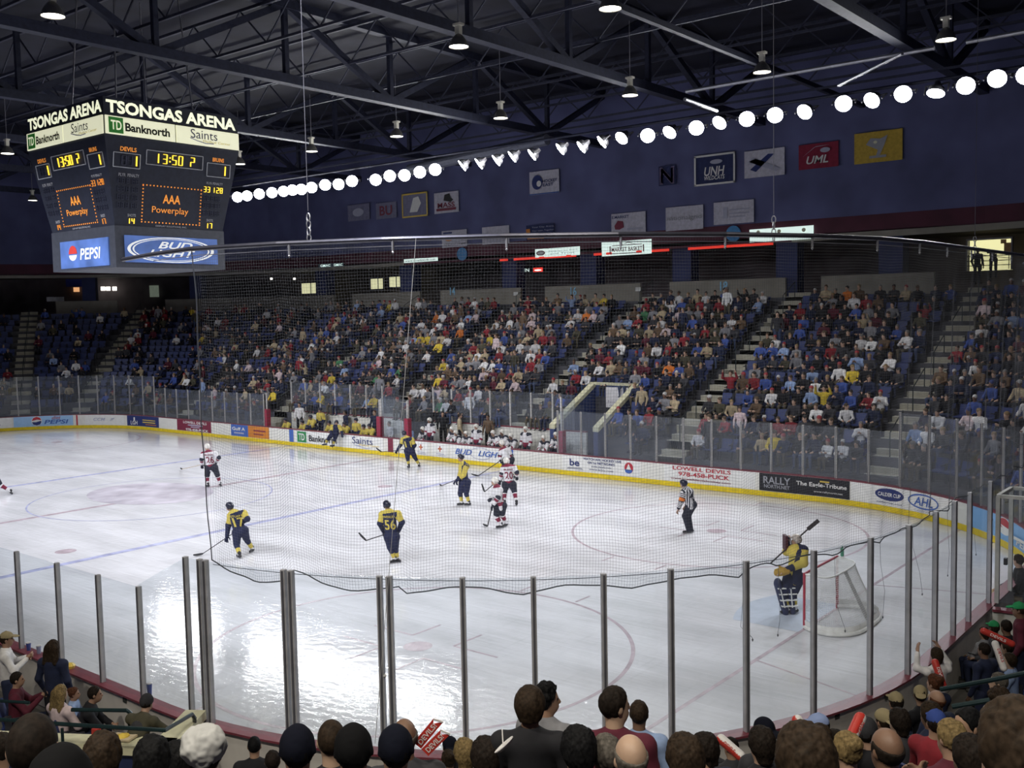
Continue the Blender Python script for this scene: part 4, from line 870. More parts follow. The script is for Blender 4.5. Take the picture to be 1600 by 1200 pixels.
for i, s in enumerate(TIES[3:13]):
    p = netp(s, 1.0); q = bp(s+.12*(-1)**i, -.02); L_ = 1.0 if i < 8 else .8
    mb = MB().path([p, p+A(.01, .01, -.35), A(*(bp(s+.1, 0)), 0)-A(NO[0], NO[1], 0)+A(0, 0, p[2]-.75), A(*q, 0)-A(NO[0], NO[1], 0)+A(0, 0, p[2]-L_-.15)], .003, 5); e = mb.v[-1]
    mb.lathe(A(*q, 0)-A(NO[0], NO[1], 0)+A(0, 0, p[2]-L_-.18), [(0, -.03), (.014, 0), (0, .03)], 6); mb.build('tie_cord', M('grey tie cord', (.16, .16, .18), .7), net)
pole = MB(); pts = [(20.2, -12.55, 8.02), (21.6, -12.85, 8.03)]+[(*bp(s, .03), 8.05) for s in np.arange(s_net1, 30.0, -1.6)]
tag(MB().path(pts, .035, 8).build('net_pole', M('dark galvanised pipe', (.10, .10, .13), .35, .7)), 'long bent pipe that holds the safety net above the near glass', 'pole')
tag(MB().path([(p[0], p[1], p[2]-.10) for p in pts[1:]], .006, 5).build('net_cable', M('thin wire', (.13, .13, .16), .7)), 'thin steel cable strung just under the net pole', 'cable')
for i, (u, v) in enumerate(((483, 379), (1209, 378), (1523, 399))):
    p = at(u, v, z=8.08); q = at((468, 1215, 1526)[i], 0, z=16.4)
    t = thing('hanger_cable', ['thin cable and shackle holding the net pole beside the scoreboard', 'thin cable and shackle holding the net pole over the middle', 'thin cable and hook holding the net pole near the bright room'][i], 'cable', tuple(p), 0, 'net pole hangers')
    MB().path([(0, 0, .45), (0, 0, 9.5)], .006, 6).build('wire', M('thin wire', (.13, .13, .16), .7), t)
    mb = MB()
    for k in range(4):
        c = A(0, 0, .06+.1*k); X = A(.035, 0, 0) if k % 2 else A(0, .035, 0); mb.path([c+X*math.cos(a)+A(0, 0, .06*math.sin(a)) for a in np.linspace(0, 2*math.pi, 11)], .009, 5, cap=False)
    mb.build('shackle_chain', STEEL, t)
a, b = at(650, 372, z=8.02), at(586, 1162, d=13.6)
t = tag(MB().path([a, a*.55+b*.45+A(0, 0, -.03), b], .004, 5).lathe(at(601, 1056, d=14.05), [(0, -.04), (.03, 0), (0, .04)], 8).build('pull_cord', M('grey cord', (.5, .5, .52), .7)), 'thin slanting pull cord with a small knot before the ice', 'cord')
for k in range(16):
    s = 31.5+k*1.55; q = bp(s, .03)
    tag(MB().box(0, 0, -.07, .03, .02, .14).lathe((0, 0, -.16), [(0, -.03), (.02, 0), (0, .03)], 6).build('net_clip', STEEL, None, (*q, 8.03)), f'small net clip under the net pole, {ORD[k]} from its corner end', 'clip', 'net clips')

# ================================================================== GOAL
GR = M('red goal post', (.36, .03, .06), .35); GWT = M('white goal frame', (.75, .74, .72), .5); GN = M('white goal netting', (.78, .78, .78), .8)
g = thing('hockey_goal', 'hockey goal with red posts and white netting behind the goalkeeper', 'goal', (27.13, 0, 0))
for sy in (-1, 1): MB().tube((0, sy*.945, 0), (0, sy*.945, 1.24), .032, n=12).build('post', GR, g)
MB().tube((0, -.945, 1.22), (0, .945, 1.22), .032, n=12).build('crossbar', GR, g)
base = [(0, -.945, .05), (.25, -1.10, .05), (.7, -1.12, .05), (1.05, -.75, .05), (1.12, 0, .05), (1.05, .75, .05), (.7, 1.12, .05), (.25, 1.10, .05), (0, .945, .05)]
def smooth_pts(P, n=6):
    P = [A(*p) for p in P]; out = []
    for i in range(len(P)-1):
        p0, p1, p2, p3 = P[max(i-1, 0)], P[i], P[i+1], P[min(i+2, len(P)-1)]
        for k in range(n):
            t = k/n; out.append(.5*((2*p1)+(-p0+p2)*t+(2*p0-5*p1+4*p2-p3)*t*t+(-p0+3*p1-3*p2+p3)*t**3))
    return out+[P[-1]]
bs = smooth_pts(base); MB().path(bs, .045, 8).build('base_frame', GWT, g)
top = smooth_pts([(0, -.945, 1.22), (.2, -.93, 1.2), (.48, -.75, 1.17), (.55, 0, 1.17), (.48, .75, 1.17), (.2, .93, 1.2), (0, .945, 1.22)], 8)
top = [top[int(round(i*(len(top)-1)/(len(bs)-1)))] for i in range(len(bs))]
MB().path(top, .02, 6).build('top_frame', GWT, g); MB().bar((.53, 0, 1.17), (1.1, 0, .06), .13, .03).build('centre_pad', M('grey pad', (.30, .29, .30), .6), g)
def rs(P, n):
    P = np.array(P); L_ = np.r_[0, np.cumsum(np.linalg.norm(np.diff(P, axis=0), axis=1))]; q = np.linspace(0, L_[-1], n); return np.stack([np.interp(q, L_, P[:, k]) for k in range(3)], 1)
b_, t_ = rs(bs, 90), rs(top, 90); LL = [[b_[i]*(1-w)+t_[i]*w for w in np.linspace(0, 1, 8)] for i in range(90)]+[[b_[i]*(1-w)+t_[i]*w for i in range(0, 90, 3)] for w in np.linspace(0, 1, 30)]
LL += [[t_[i]*(1-w)+A(0, t_[i][1], 1.22)*w for w in np.linspace(0, 1, 4)] for i in range(0, 90, 1)]+[[t_[i]*(1-w)+A(0, t_[i][1], 1.22)*w for i in range(6, 84, 3)] for w in np.linspace(0, 1, 12)]
strands('netting', LL, GN, g, .0038)
skirt = MB()
for i in range(len(bs)-1): skirt.add([bs[i], bs[i+1], A(*bs[i+1])+A(-.02, 0, .16), A(*bs[i])+A(-.02, 0, .16)], [(0, 1, 2, 3)])
skirt.build('skirt', GWT, g)
tag(MB().lathe((0, 0, 0), [(.035, 0), (.04, .02), (.04, .18), (.015, .2), (.012, .24), (0, .24)], 10).build('water_bottle', M('green bottle', (.08, .28, .18), .4), None, (27.25, .93, 1.245)), 'green water bottle on top of the goal net', 'bottle')
# ================================================================== PEOPLE
RH = _r.copy(); AW = A(math.cos(YAW), math.sin(YAW), 0); UZ = A(0, 0, 1)
def unit(v): v = A(*v); return v/(np.linalg.norm(v)+1e-9)
def frame_of(f, u=None):                             # rows: side, forward, up
    f = unit(f); u = UZ if u is None else unit(u); s = unit(np.cross(f, u)); u = np.cross(s, f); return np.stack([s, f, u])
def head_prims(B, H, f, u=None, N=None, skin=0, eye=3, lip=4):
    fr = frame_of(f, u); s, f, u = fr
    B.e(H+u*.022-f*.008, (.076, .096, .100), skin, .02, fr); B.e(H+f*.028-u*.055, (.058, .066, .072), skin, .03, fr)
    B.c(H+f*.084+u*.012, H+f*.103-u*.028, .011, .015, skin, .015)
    for q in (-1, 1):
        B.e(H+s*q*.077-f*.008-u*.005, (.012, .022, .032), skin, .01, fr)
        if eye is not None: B.e(H+s*q*.031+f*.083+u*.012, (.014, .009, .008), eye, .004, fr)
    if lip is not None: B.c(H-s*.02+f*.091-u*.062, H+s*.02+f*.091-u*.062, .008, .008, lip, .006)
    if N is not None: B.c(N-u*.02, H-u*.05-f*.01, .062, .055, skin, .03)
def hand_prims(B, W, d, n, side, curl=.4, lab=0, sc=1.0):   # W wrist, d along the hand, n palm normal, side towards the thumb
    d, n = unit(d), unit(n); t = unit(np.cross(n, d))*side; k = .008*sc
    B.c(W, W+d*.075*sc, .030*sc, .036*sc, lab, .02, n, 1.9)
    for i, (o, L) in enumerate(((.030, .070), (.010, .078), (-.010, .072), (-.029, .056))):
        p = W+d*.088*sc+t*o*sc; dd = unit(d+t*o*1.2)
        for j in range(3):
            a = curl*(j+.5); e = dd*math.cos(a)+n*math.sin(a); q = p+e*L*sc*(.45, .32, .26)[j]; r = (.0105, .0095, .0085)[j]*sc
            B.c(p, q, r, r*.95, lab, k); p = q
    p = W+d*.025*sc+t*.030*sc; m1 = p+(d*.6+t*.75+n*.25)*.040*sc; m2 = m1+(d*.9+t*.2+n*.35)*.032*sc
    B.c(p, m1, .014*sc, .012*sc, lab, .012*sc); B.c(m1, m2, .0115*sc, .0095*sc, lab, k)
SHOE = M('dark shoe', (.03, .028, .028), .6); EYE = M('eye', (.03, .02, .02), .2); LIP = M('lip', (.36, .13, .11), .5)
CLOTH = M('garment cloth', (1, 1, 1), .85, oc=True, var=.18, scale=9); TROU = M('trouser cloth', (1, 1, 1), .85, oc=True, var=.15, scale=9); HAIR = M('hair', (1, 1, 1), .7, oc=True, var=.45, scale=45, spec=.12); CAPM = M('cap cloth', (1, 1, 1), .9, oc=True, var=.1, spec=.1)
def mirror(p): return A(-p[0], p[1], p[2])
def pose(name):
    J = dict(P=(0, .12, .50), N=(0, .10, 1.02), H=(0, .07, 1.20), S=(-.185, .10, .955), E=(-.27, .0, .70), W=(-.13, -.22, .63), hip=(-.10, .09, .48), kn=(-.12, -.36, .50), an=(-.12, -.33, .10), to=(-.13, -.50, .05), f=(0, -1, 0), hf=(0, -1, 0))
    J2 = {}
    if name == 'clap': J.update(E=(-.27, -.08, .74), W=(-.035, -.30, .90))
    elif name == 'cross': J.update(E=(-.26, -.1, .72), W=(.06, -.19, .76))
    elif name == 'lean': J.update(N=(0, -.14, .96), H=(0, -.22, 1.12), S=(-.185, -.12, .89), E=(-.2, -.3, .64), W=(-.05, -.44, .60))
    elif name == 'raise': J.update(E=(-.30, -.05, 1.02), W=(-.26, -.16, 1.27))
    elif name == 'turn': J.update(hf=(.75, -.65, 0))
    elif name == 'turnr': J.update(hf=(-.75, -.65, 0))
    elif name.startswith('stand'):
        J.update(P=(0, 0, .95), N=(0, 0, 1.45), H=(0, -.03, 1.63), S=(-.19, 0, 1.385), E=(-.27, .02, 1.12), W=(-.25, -.10, .88), hip=(-.10, 0, .92), kn=(-.11, -.02, .50), an=(-.11, .02, .10), to=(-.13, -.15, .05))
        if name == 'standlean': J.update(N=(0, -.32, 1.33), H=(0, -.42, 1.49), S=(-.19, -.29, 1.28), E=(-.30, -.46, 1.08), W=(-.14, -.66, .98))
        if name == 'standraise': J.update(E=(-.32, -.12, 1.42), W=(-.22, -.22, 1.66))
        if name == 'standclap': J.update(E=(-.27, -.12, 1.16), W=(-.035, -.33, 1.28))
        if name == 'standturn': J.update(hf=(-.8, -.6, 0))
    J = {k: A(*v) for k, v in J.items()}
    return J
def person_blobs(J, far=False):
    m = mirror; B = Blob(); T = B if far else Blob(); lt = 1 if far else 0
    C = J['N']*.62+J['P']*.38
    B.c(C, J['P'], .115, .12, 2 if far else 1, .04, J['f'], 1.25)
    if not far: B.c(J['N']-UZ*.06, C, .09, .11, 0, .03, J['f'], 1.2)
    for g in (lambda p: p, m):
        B.c(g(J['hip']), g(J['kn']), .088, .066, 2 if far else 1, .04); B.c(g(J['kn']), g(J['an']), .064, .045, 2 if far else 1, .03); B.c(g(J['an'])-UZ*.03, g(J['to']), .042, .036, 2, .03)
        if not far: B.c(g(J['S']), g(J['E']), .045, .038, 0, .03); B.c(g(J['E']), g(J['W']), .037, .026, 0, .02)
        T.c(g(J['S']), g(J['E']), .066, .056, lt, .04); T.c(g(J['E']), g(J['E'])*.12+g(J['W'])*.88, .056, .042, lt, .03)
    T.c(J['S'], m(J['S']), .075, .075, lt, .05); T.c(J['N']-UZ*.10, J['P']+UZ*.02, .155, .150, lt, .05, J['f'], 1.35); T.c(J['N']-UZ*.05, J['N']-UZ*.0, .085, .066, lt, .04)
    if far:
        head_prims(B, J['H'], J['hf'], None, J['N'], 0, None, None)
        for g in (lambda p: p, m): B.c(g(J['W'])*.9+g(J['E'])*.1, g(J['W'])+unit(g(J['W'])-g(J['E']))*.09, .038, .03, 0, .02)
        return B
    head_prims(B, J['H'], J['hf'], None, J['N'], 0, 3, 4)
    for g, sd in ((lambda p: p, 1), (m, -1)):
        d = unit(g(J['W'])-g(J['E'])); nn = unit(np.cross(d, A(0, 0, 1)))*sd
        hand_prims(B, g(J['W']), d, -nn if abs(J['W'][0]) < .06 else A(0, 0, -1) if abs(d[2]) < .7 else A(sd, 0, 0)*1.0, sd, .35)
    return B, T
_hairs = {}
def hair_mesh(style):
    if style in _hairs: return _hairs[style]
    fr = frame_of((0, -1, 0)); B = Blob(); O = A(0, 0, 0); mat = HAIR
    face = lambda b: b.half((0, -.058, .062), (0, -.85, -.52))
    if style == 'short': B.e((0, .010, .026), (.086, .104, .108)); B.half((0, 0, -.065), (0, -.2, -1)); face(B)
    elif style == 'buzz': B.e((0, .008, .024), (.0815, .101, .105)); B.half((0, 0, -.04), (0, -.5, -1)); face(B)
    elif style == 'full': B.e((0, .012, .028), (.096, .112, .116)); B.c((0, .05, -.02), (0, .055, -.09), .075, .06, 0, .04); B.half((0, 0, -.11), (0, 0, -1)); face(B)
    elif style == 'bowl': B.e((0, .006, .026), (.100, .112, .112)); B.c((0, .03, 0), (0, .035, -.06), .085, .075, 0, .05); B.half((0, 0, -.085), (0, 0, -1)); face(B)
    elif style == 'curly':
        rr = random.Random(3); B.e((0, .012, .03), (.098, .112, .118))
        for k in range(26):
            a, b = rr.uniform(0, 6.28), rr.uniform(-.5, 1.3); B.e((.092*math.cos(a)*math.cos(b), .02+.10*math.sin(a)*math.cos(b), .03+.105*math.sin(b)), (.03, .03, .03), 0, .012)
        face(B); B.half((0, 0, -.10), (0, 0, -1))
    elif style == 'long':
        B.e((0, .012, .026), (.093, .110, .112))
        for x in (-.065, 0, .065): B.c((x, .045, .0), (x*1.55, .085, -.24), .062, .05, 0, .05)
        face(B)
    elif style == 'bun': B.e((0, .010, .026), (.090, .106, .110)); B.e((0, .085, .075), (.055, .05, .05), 0, .02); B.half((0, 0, -.07), (0, -.2, -1)); face(B)
    elif style == 'pony': B.e((0, .010, .026), (.090, .106, .110)); B.c((0, .11, .03), (0, .15, -.12), .038, .022, 0, .02); B.half((0, 0, -.16), (0, -.2, -1)); face(B)
    elif style == 'fringe': B.e((0, .010, .02), (.084, .103, .100)); B.half((0, 0, -.07), (0, -.2, -1)); B.half((0, 0, .045), (0, .25, 1)); B.half((0, -.03, 0), (0, -1, 0))
    elif style == 'cap':
        B.e((0, .004, .040), (.090, .108, .098)); B.half((0, 0, .035), (0, .12, -1)); B.e((0, -.115, .045), (.072, .085, .014), 0, .012, frame_of((0, -1, -.18))); B.e((0, .004, .14), (.012, .012, .008))
    elif style == 'capback':
        B.e((0, .004, .040), (.090, .108, .098)); B.half((0, 0, .03), (0, -.12, -1)); B.e((0, .12, .035), (.070, .08, .014), 0, .012, frame_of((0, 1, -.18)))
    elif style == 'knit': B.e((0, .006, .032), (.092, .110, .112)); B.half((0, 0, -.005), (0, -.1, -1)); B.c((-.075, .02, -.0), (.075, .02, -.0), .02, .02)
    elif style == 'puff': B.e((0, .012, .055), (.110, .122, .105), 0, .03); B.e((-.05, .03, .09), (.06, .07, .06), 0, .03); B.e((.05, -.02, .09), (.06, .06, .055), 0, .03); B.half((0, 0, -.01), (0, -.1, -1))
    elif style == 'hood': B.e((0, .03, -.02), (.115, .12, .15)); B.c((0, .05, -.1), (0, .06, -.18), .1, .12, 0, .05); B.half((0, -.05, 0), (0, -1, 0))
    cloth = style in ('cap', 'capback', 'knit', 'puff', 'hood'); me = B.mesh('hair_'+style, [CAPM if cloth else HAIR], .0062)
    amp = dict(cap=.0012, capback=.0012, buzz=.0012, knit=.003, puff=.012, fringe=.003, short=.0055, bowl=.004).get(style, .008)
    nv = [v.normal.copy() for v in me.vertices]
    for v, nn in zip(me.vertices, nv):                # locks, folds and knitting
        q = v.co; fl = Vector((q.x*34, q.y*34, q.z*11)); d = noise.noise(fl)+.55*noise.noise(fl*2.7)+.35*noise.noise(Vector((q.x*150, q.y*150, q.z*40)))
        if cloth: d = noise.noise(q*16)+.5*noise.noise(q*38)
        v.co = q+nn*amp*d
    _hairs[style] = me; return me
_pose = {}
def pose_mesh(nm):
    if nm not in _pose:
        J = pose(nm); B, T = person_blobs(J)
        _pose[nm] = (J, B.mesh('body_'+nm, [SKIN, TROU, SHOE, EYE, LIP], .0115), T.mesh('jacket_'+nm, [CLOTH], .017))
    return _pose[nm]
HC = dict(black=(.006, .006, .007), dark=(.014, .010, .008), brown=(.026, .017, .011), red=(.07, .028, .015), blond=(.17, .12, .055), grey=(.09, .08, .07), tan=(.30, .25, .15), white=(.42, .42, .42), lblue=(.28, .36, .62), blue=(.04, .07, .26), green=(.03, .26, .10), navy=(.006, .007, .014), cream=(.60, .55, .38), dgrey=(.035, .035, .04), skin=(.4, .25, .17))
TC = dict(black=(.009, .009, .013), navy=(.012, .018, .05), dgrey=(.035, .035, .042), grey=(.20, .20, .22), white=(.68, .67, .68), pink=(.62, .50, .52), red=(.22, .016, .026), maroon=(.085, .010, .024), blue=(.05, .09, .32), lblue=(.25, .34, .55), olive=(.06, .055, .035), brown=(.12, .075, .045), tan=(.42, .34, .22), yellow=(.62, .46, .05), green=(.05, .18, .08), teal=(.05, .22, .25), orange=(.60, .17, .03))
def near_floor(o): return .41*max(0, math.floor((o-1.2)/.85))
SEATB = M('blue stadium seat', (.030, .045, .150), .5, var=.1); SEATM = M('seat bracket', (.05, .05, .06), .5, .3)
def seat_geo(mb):
    mb.obox((0, .30, .66), (.22, 0, 0), (0, .015, -.003), (0, .05, .20), 0); mb.obox((0, .24, .46), (.22, 0, 0), (0, .05, .0), (0, .02, .03), 0)
    mb.obox((0, .06, .44), (.215, 0, 0), (0, .20, .012), (0, 0, .022), 0)
    for sx in (-.24, .24): mb.obox((sx, .2, .36), (.014, 0, 0), (0, .05, 0), (0, 0, .34), 1); mb.obox((sx, .08, .64), (.02, 0, 0), (0, .15, 0), (0, 0, .014), 1)
    return mb
SEAT_ME = seat_geo(MB()).mesh('seat', [SEATB, SEATM])
def near_seat(x, y, z, rz, label):
    o = link('stadium_seat', SEAT_ME, None, (x, y, z)); o.rotation_euler = (0, 0, rz); return tag(o, label, 'seat', 'blue stadium seats')
nper = 0
def fan(u, v, w, ps, hair, hc, top, label, legs='navy', cap=None, face=None, tilt=0.0, smin=.78, smax=1.16):
    global nper
    J, bm, tm = pose_mesh(ps); D0 = .188*FPX/w; T = J['H'][2]; best = None
    for D in D0*np.linspace(.82, 1.22, 41):
        p = CAM+ray(u, v)*D; fl = near_floor(bdist(p[0], p[1])); hz = p[2]-fl; sc = hz/T
        e = abs(np.clip(sc, smin, smax)-sc)*6+abs(sc-(D/D0)**1*1.0)*.6+.5*abs(D/D0-1)
        if best is None or e < best[0]: best = (e, p, fl, float(np.clip(sc, smin, smax)))
    _, p, fl, sc = best
    d = A(9, 1)-p[:2] if face is None else A(*(RH*face[0]+AW*face[1])[:2])
    rz = math.atan2(d[1], d[0])+math.pi/2; c, s = math.cos(rz), math.sin(rz); h = J['H']*sc
    loc = (p[0]-(c*h[0]-s*h[1]), p[1]-(s*h[0]+c*h[1]), p[2]-h[2])
    t = thing('person', label, 'person', loc, rz); t.scale = (sc,)*3; nper += 1
    b = link('body', bm, t); b.color = (*TC[legs], 1); k = link('jacket', tm, t); k.color = (*TC[top], 1)
    if hair: q = link('hair', hair_mesh(hair), t, J['H']); q.color = (*HC[hc], 1); q.rotation_euler = (0, 0, math.atan2(J['hf'][1], J['hf'][0])+math.pi/2)
    if cap: q = link('hood' if cap[0] == 'hood' else 'cap', hair_mesh(cap[0]), t, J['H']); q.color = (*HC[cap[1]], 1); q.rotation_euler = (0, 0, math.atan2(J['hf'][1], J['hf'][0])+math.pi/2)
    if not ps.startswith('stand'): near_seat(loc[0], loc[1], loc[2], rz, 'blue seat under the '+' '.join(label.split()[:12]))
    return t
L_ = (-1, .15); R_ = (1, .1)
# -- the group by the boards at the lower corner
fan(10.5, 999, 17.5, 'standclap', 'short', 'brown', 'white', 'person in tan cap and white jersey clapping at the photo edge', 'navy', ('cap', 'tan'), (.9, .4))
fan(83.4, 1012, 18.2, 'stand', 'long', 'brown', 'navy', 'person with long brown hair and navy jacket standing by the boards', 'black', None, (.25, 1))
fan(27, 1062, 18, 'clap', 'short', 'dark', 'maroon', 'person with dark hair in maroon top beside the navy jacket', 'navy', None, (.9, .3))
fan(95, 1083, 19, 'sit', 'long', 'blond', 'pink', 'person with blond hair in pale pink hoodie behind the cream wall', 'navy', ('hood', 'skin') if False else None, (.5, .9))
fan(116, 1084, 15, 'sit', 'bun', 'red', 'lblue', 'person with reddish hair looking sideways past the pink hoodie', 'navy', None, (.9, .2))
fan(148.6, 1085, 19, 'lean', 'short', 'dark', 'black', 'person in black jacket with dark receding hair seen in profile', 'navy', None, (.95, .3))
fan(229.5, 1098, 20, 'standlean', 'short', 'dark', 'olive', 'person in grey knit hat leaning on the maroon rail', 'dgrey', ('knit', 'dgrey'), (.3, 1))
fan(2, 1172, 40, 'sit', 'short', 'dark', 'grey', 'person in pale grey jacket cut by the photo edge', 'navy', None, (.5, 1))
# -- heads along the bottom edge
fan(52, 1171, 84, 'sit', 'buzz', 'dark', 'black', 'person with large dark cropped head in the corner')
fan(95, 1238, 100, 'sit', 'knit', 'black', 'black', 'person in shiny black cap cut by the bottom edge', 'navy', ('capback', 'navy'))
fan(161, 1183, 56, 'sit', 'full', 'brown', 'dgrey', 'person with brown bushy hair before the cream wall')
fan(238, 1188, 54, 'sit', 'full', 'black', 'black', 'person with round black hair, first of two black heads')
fan(276, 1190, 46, 'turn', 'full', 'black', 'navy', 'person with black hair, tucked behind the white hat')
fan(318.7, 1181, 56, 'sit', 'short', 'dark', 'dgrey', 'person wearing a puffy white cloth hat', 'navy', ('puff', 'white'))
fan(397.5, 1166, 23, 'sit', 'buzz', 'black', 'black', 'person with cropped dark hair and black top below the grey boards')
fan(426, 1190, 26, 'sit', 'short', 'dark', 'black', 'person with small dark head between the cropped man and dark knit hat')
fan(464.7, 1174, 56, 'sit', 'short', 'black', 'black', 'person in dark navy knit hat under the double post', 'navy', ('knit', 'navy'))
fan(518, 1158, 46, 'sit', 'buzz', 'brown', 'black', 'person with close cropped brown hair behind the black bandana')
fan(552, 1176, 60, 'sit', 'short', 'black', 'black', 'person in black cap with pale badges', 'navy', ('knit', 'black'))
fan(632, 1152, 34, 'sit', 'fringe', 'grey', 'dgrey', 'person with bare pale scalp hidden behind the dark dome hat')
fan(618, 1174, 56, 'sit', 'short', 'black', 'black', 'person in dark dome hat beside the red banner sticks', 'navy', ('knit', 'navy'))
fan(703, 1168, 25, 'sit', 'short', 'black', 'black', 'person with black cap near the maroon rail behind blond head', 'navy', ('capback', 'navy'))
fan(701, 1187, 24, 'sit', 'bun', 'brown', 'white', 'person with brown hair and white shirt low beside the blond head')
fan(725.6, 1177, 30, 'sit', 'full', 'blond', 'dgrey', 'person with fair curly hair next to the dark brown head')
fan(759, 1184, 47, 'sit', 'full', 'dark', 'dgrey', 'person with dark brown hair left of the standing boy')
fan(855, 1093, 35, 'standturn', 'curly', 'black', 'grey', 'person with dark curly hair standing behind the bowl cut', 'black', None, (.5, .9))
fan(828, 1102, 45, 'stand', 'bowl', 'brown', 'black', 'person with brown bowl cut and black jacket standing up', 'black', None, (.1, 1))
fan(903, 1172, 54, 'sit', 'full', 'black', 'black', 'person with glossy black hair beside the standing pair')
fan(947, 1181, 50, 'sit', 'short', 'grey', 'dgrey', 'person with grey hair behind the bald head')
fan(985, 1186, 60, 'sit', 'fringe', 'grey', 'dgrey', 'person with shiny bald head at the bottom edge')
fan(998.5, 1116, 32, 'stand', 'short', 'brown', 'lblue', 'person in blue and grey jacket standing behind the maroon top', 'navy', None, (.2, 1))
fan(961, 1103, 45, 'standturn', 'short', 'dark', 'maroon', 'person in maroon top standing and leaning aside', 'black', None, (.2, 1))
fan(1069, 1186, 58, 'sit', 'full', 'brown', 'dgrey', 'person with wavy brown hair before the leaning maroon top')
fan(1099, 1171, 36, 'turn', 'full', 'dark', 'navy', 'person with dark hair behind the wavy brown head')
fan(1142, 1168, 24, 'clap', 'short', 'dark', 'dgrey', 'person in dark jacket holding up the slanted red inflatable stick')
fan(1189, 1163, 40, 'sit', 'full', 'dark', 'black', 'person with long dark hair below the backwards cap')
fan(1194, 1144, 30, 'sit', 'short', 'black', 'dgrey', 'person in black cap worn backwards by the rail post', 'navy', ('capback', 'navy'))
fan(1256, 1192, 88, 'sit', 'full', 'brown', 'dgrey', 'person with very large brown head at the bottom edge')
fan(1278, 1136, 30, 'sit', 'short', 'dark', 'dgrey', 'person in pale blue baseball cap', 'navy', ('cap', 'lblue'), L_)
fan(1281, 1154, 32, 'sit', 'full', 'brown', 'brown', 'person with straight brown hair below the pale blue cap')
fan(1302, 1160, 30, 'turn', 'short', 'dark', 'black', 'person with short dark hair next to the yellow blond head')
fan(1323, 1173, 44, 'sit', 'bun', 'blond', 'dgrey', 'person with yellow blond hair tied up')
fan(1355, 1145, 33, 'turnr', 'short', 'dark', 'black', 'person in dark knit hat behind the red and white stick', 'navy', ('knit', 'dgrey'))
fan(1381, 1127, 28, 'sit', 'short', 'brown', 'brown', 'person in tan baseball cap with dark hole at the back', 'navy', ('capback', 'tan'))
fan(1385, 1172, 54, 'sit', 'fringe', 'dark', 'black', 'person with balding crown and dark fringe')
fan(1400, 1098, 24, 'turnr', 'short', 'dark', 'grey', 'person in cream cap with white peak and grey shirt', 'navy', ('cap', 'tan'), (-.8, .6))
fan(1404, 1127, 28, 'sit', 'full', 'dark', 'dgrey', 'person with plain dark hair between the tan caps')
fan(1438, 1086, 22, 'turnr', 'short', 'brown', 'black', 'person in yellowish cap nearest the grey boards', 'navy', ('capback', 'tan'), (-.5, .85))
fan(1460, 1068, 23, 'sit', 'bun', 'red', 'navy', 'person with reddish hair below the girl in white')
fan(1463, 1095, 26, 'sit', 'fringe', 'red', 'navy', 'person with thinning reddish hair and navy shirt')
fan(1453, 1117, 28, 'sit', 'full', 'brown', 'navy', 'person with brown hair behind the blue cap')
fan(1463, 1131, 31, 'turn', 'short', 'dark', 'red', 'person in blue cap and red hoodie', 'navy', ('cap', 'blue'), (.85, .5))
fan(1511, 1134, 41, 'turn', 'short', 'black', 'navy', 'person with dark hair and tanned face in profile', 'navy', None, (-.7, .5))
fan(1485, 1153, 44, 'sit', 'pony', 'blond', 'maroon', 'person with blond ponytail before the red hoodie')
fan(1514, 1184, 52, 'clap', 'full', 'dark', 'blue', 'person with dark brown hair at the bottom edge beside the ponytail')
fan(1592, 1180, 125, 'sit', 'full', 'brown', 'dgrey', 'person with huge brown head filling the corner')
fan(1560, 1067, 24, 'sit', 'short', 'grey', 'grey', 'person with grey hair below the handrail', 'navy', None, (-.9, .5))
fan(1559, 1095, 27, 'turnr', 'curly', 'brown', 'black', 'person with curly brown hair by the white towel', 'navy', None, (-.9, .4))
fan(1580, 1109, 27, 'turnr', 'bun', 'brown', 'white', 'person with brown hair held by a clip near the big corner head', 'navy', None, (-.9, .4))
fan(1463, 1024, 18, 'standraise', 'full', 'brown', 'white', 'child in white shirt standing at the boards with raised arm', 'tan', None, (-.3, 1), 0, .7)
fan(1537, 1016, 17.5, 'stand', 'short', 'dark', 'navy', 'child in navy hoodie standing by the end boards', 'navy', None, (-.5, .9), 0, .7)
fan(1573, 1013, 18, 'sit', 'short', 'brown', 'navy', 'child with brown hair holding the white inflatable stick', 'navy', None, (-.7, .7), 0, .7)
fan(1577, 1032, 17, 'sit', 'bowl', 'brown', 'lblue', 'child with brown hair and pale blue shirt above the handrail', 'navy', None, (-.8, .5), 0, .7)
fan(1553, 981, 16, 'turnr', 'short', 'brown', 'dgrey', 'child in dark green cap by the end boards', 'navy', ('cap', 'green'), (-.9, .5), 0, .7)
fan(1572, 980, 17.5, 'turnr', 'short', 'dark', 'black', 'child with short dark hair next to the dark green cap', 'navy', None, (-.9, .5), 0, .7)
fan(1592, 953, 18, 'stand', 'short', 'brown', 'maroon', 'person in bright green cap standing by the tunnel wall', 'navy', ('cap', 'green'), (-.9, .5), 0, .7)
fan(1537, 989, 13.5, 'sit', 'full', 'brown', 'grey', 'child with brown hair half hidden behind the navy hoodie', 'navy', None, (-.5, .9), 0, .7)
fan(1596, 985, 17, 'clap', 'short', 'dark', 'red', 'person in red jersey at the photo edge by the tunnel', 'navy', None, (-.9, .4), 0, .7)
fan(1591, 876, 15.5, 'turnr', 'short', 'brown', 'black', 'person in black shirt and tan trousers past the tunnel glass', 'tan', None, (-.9, .3), 0, .7)
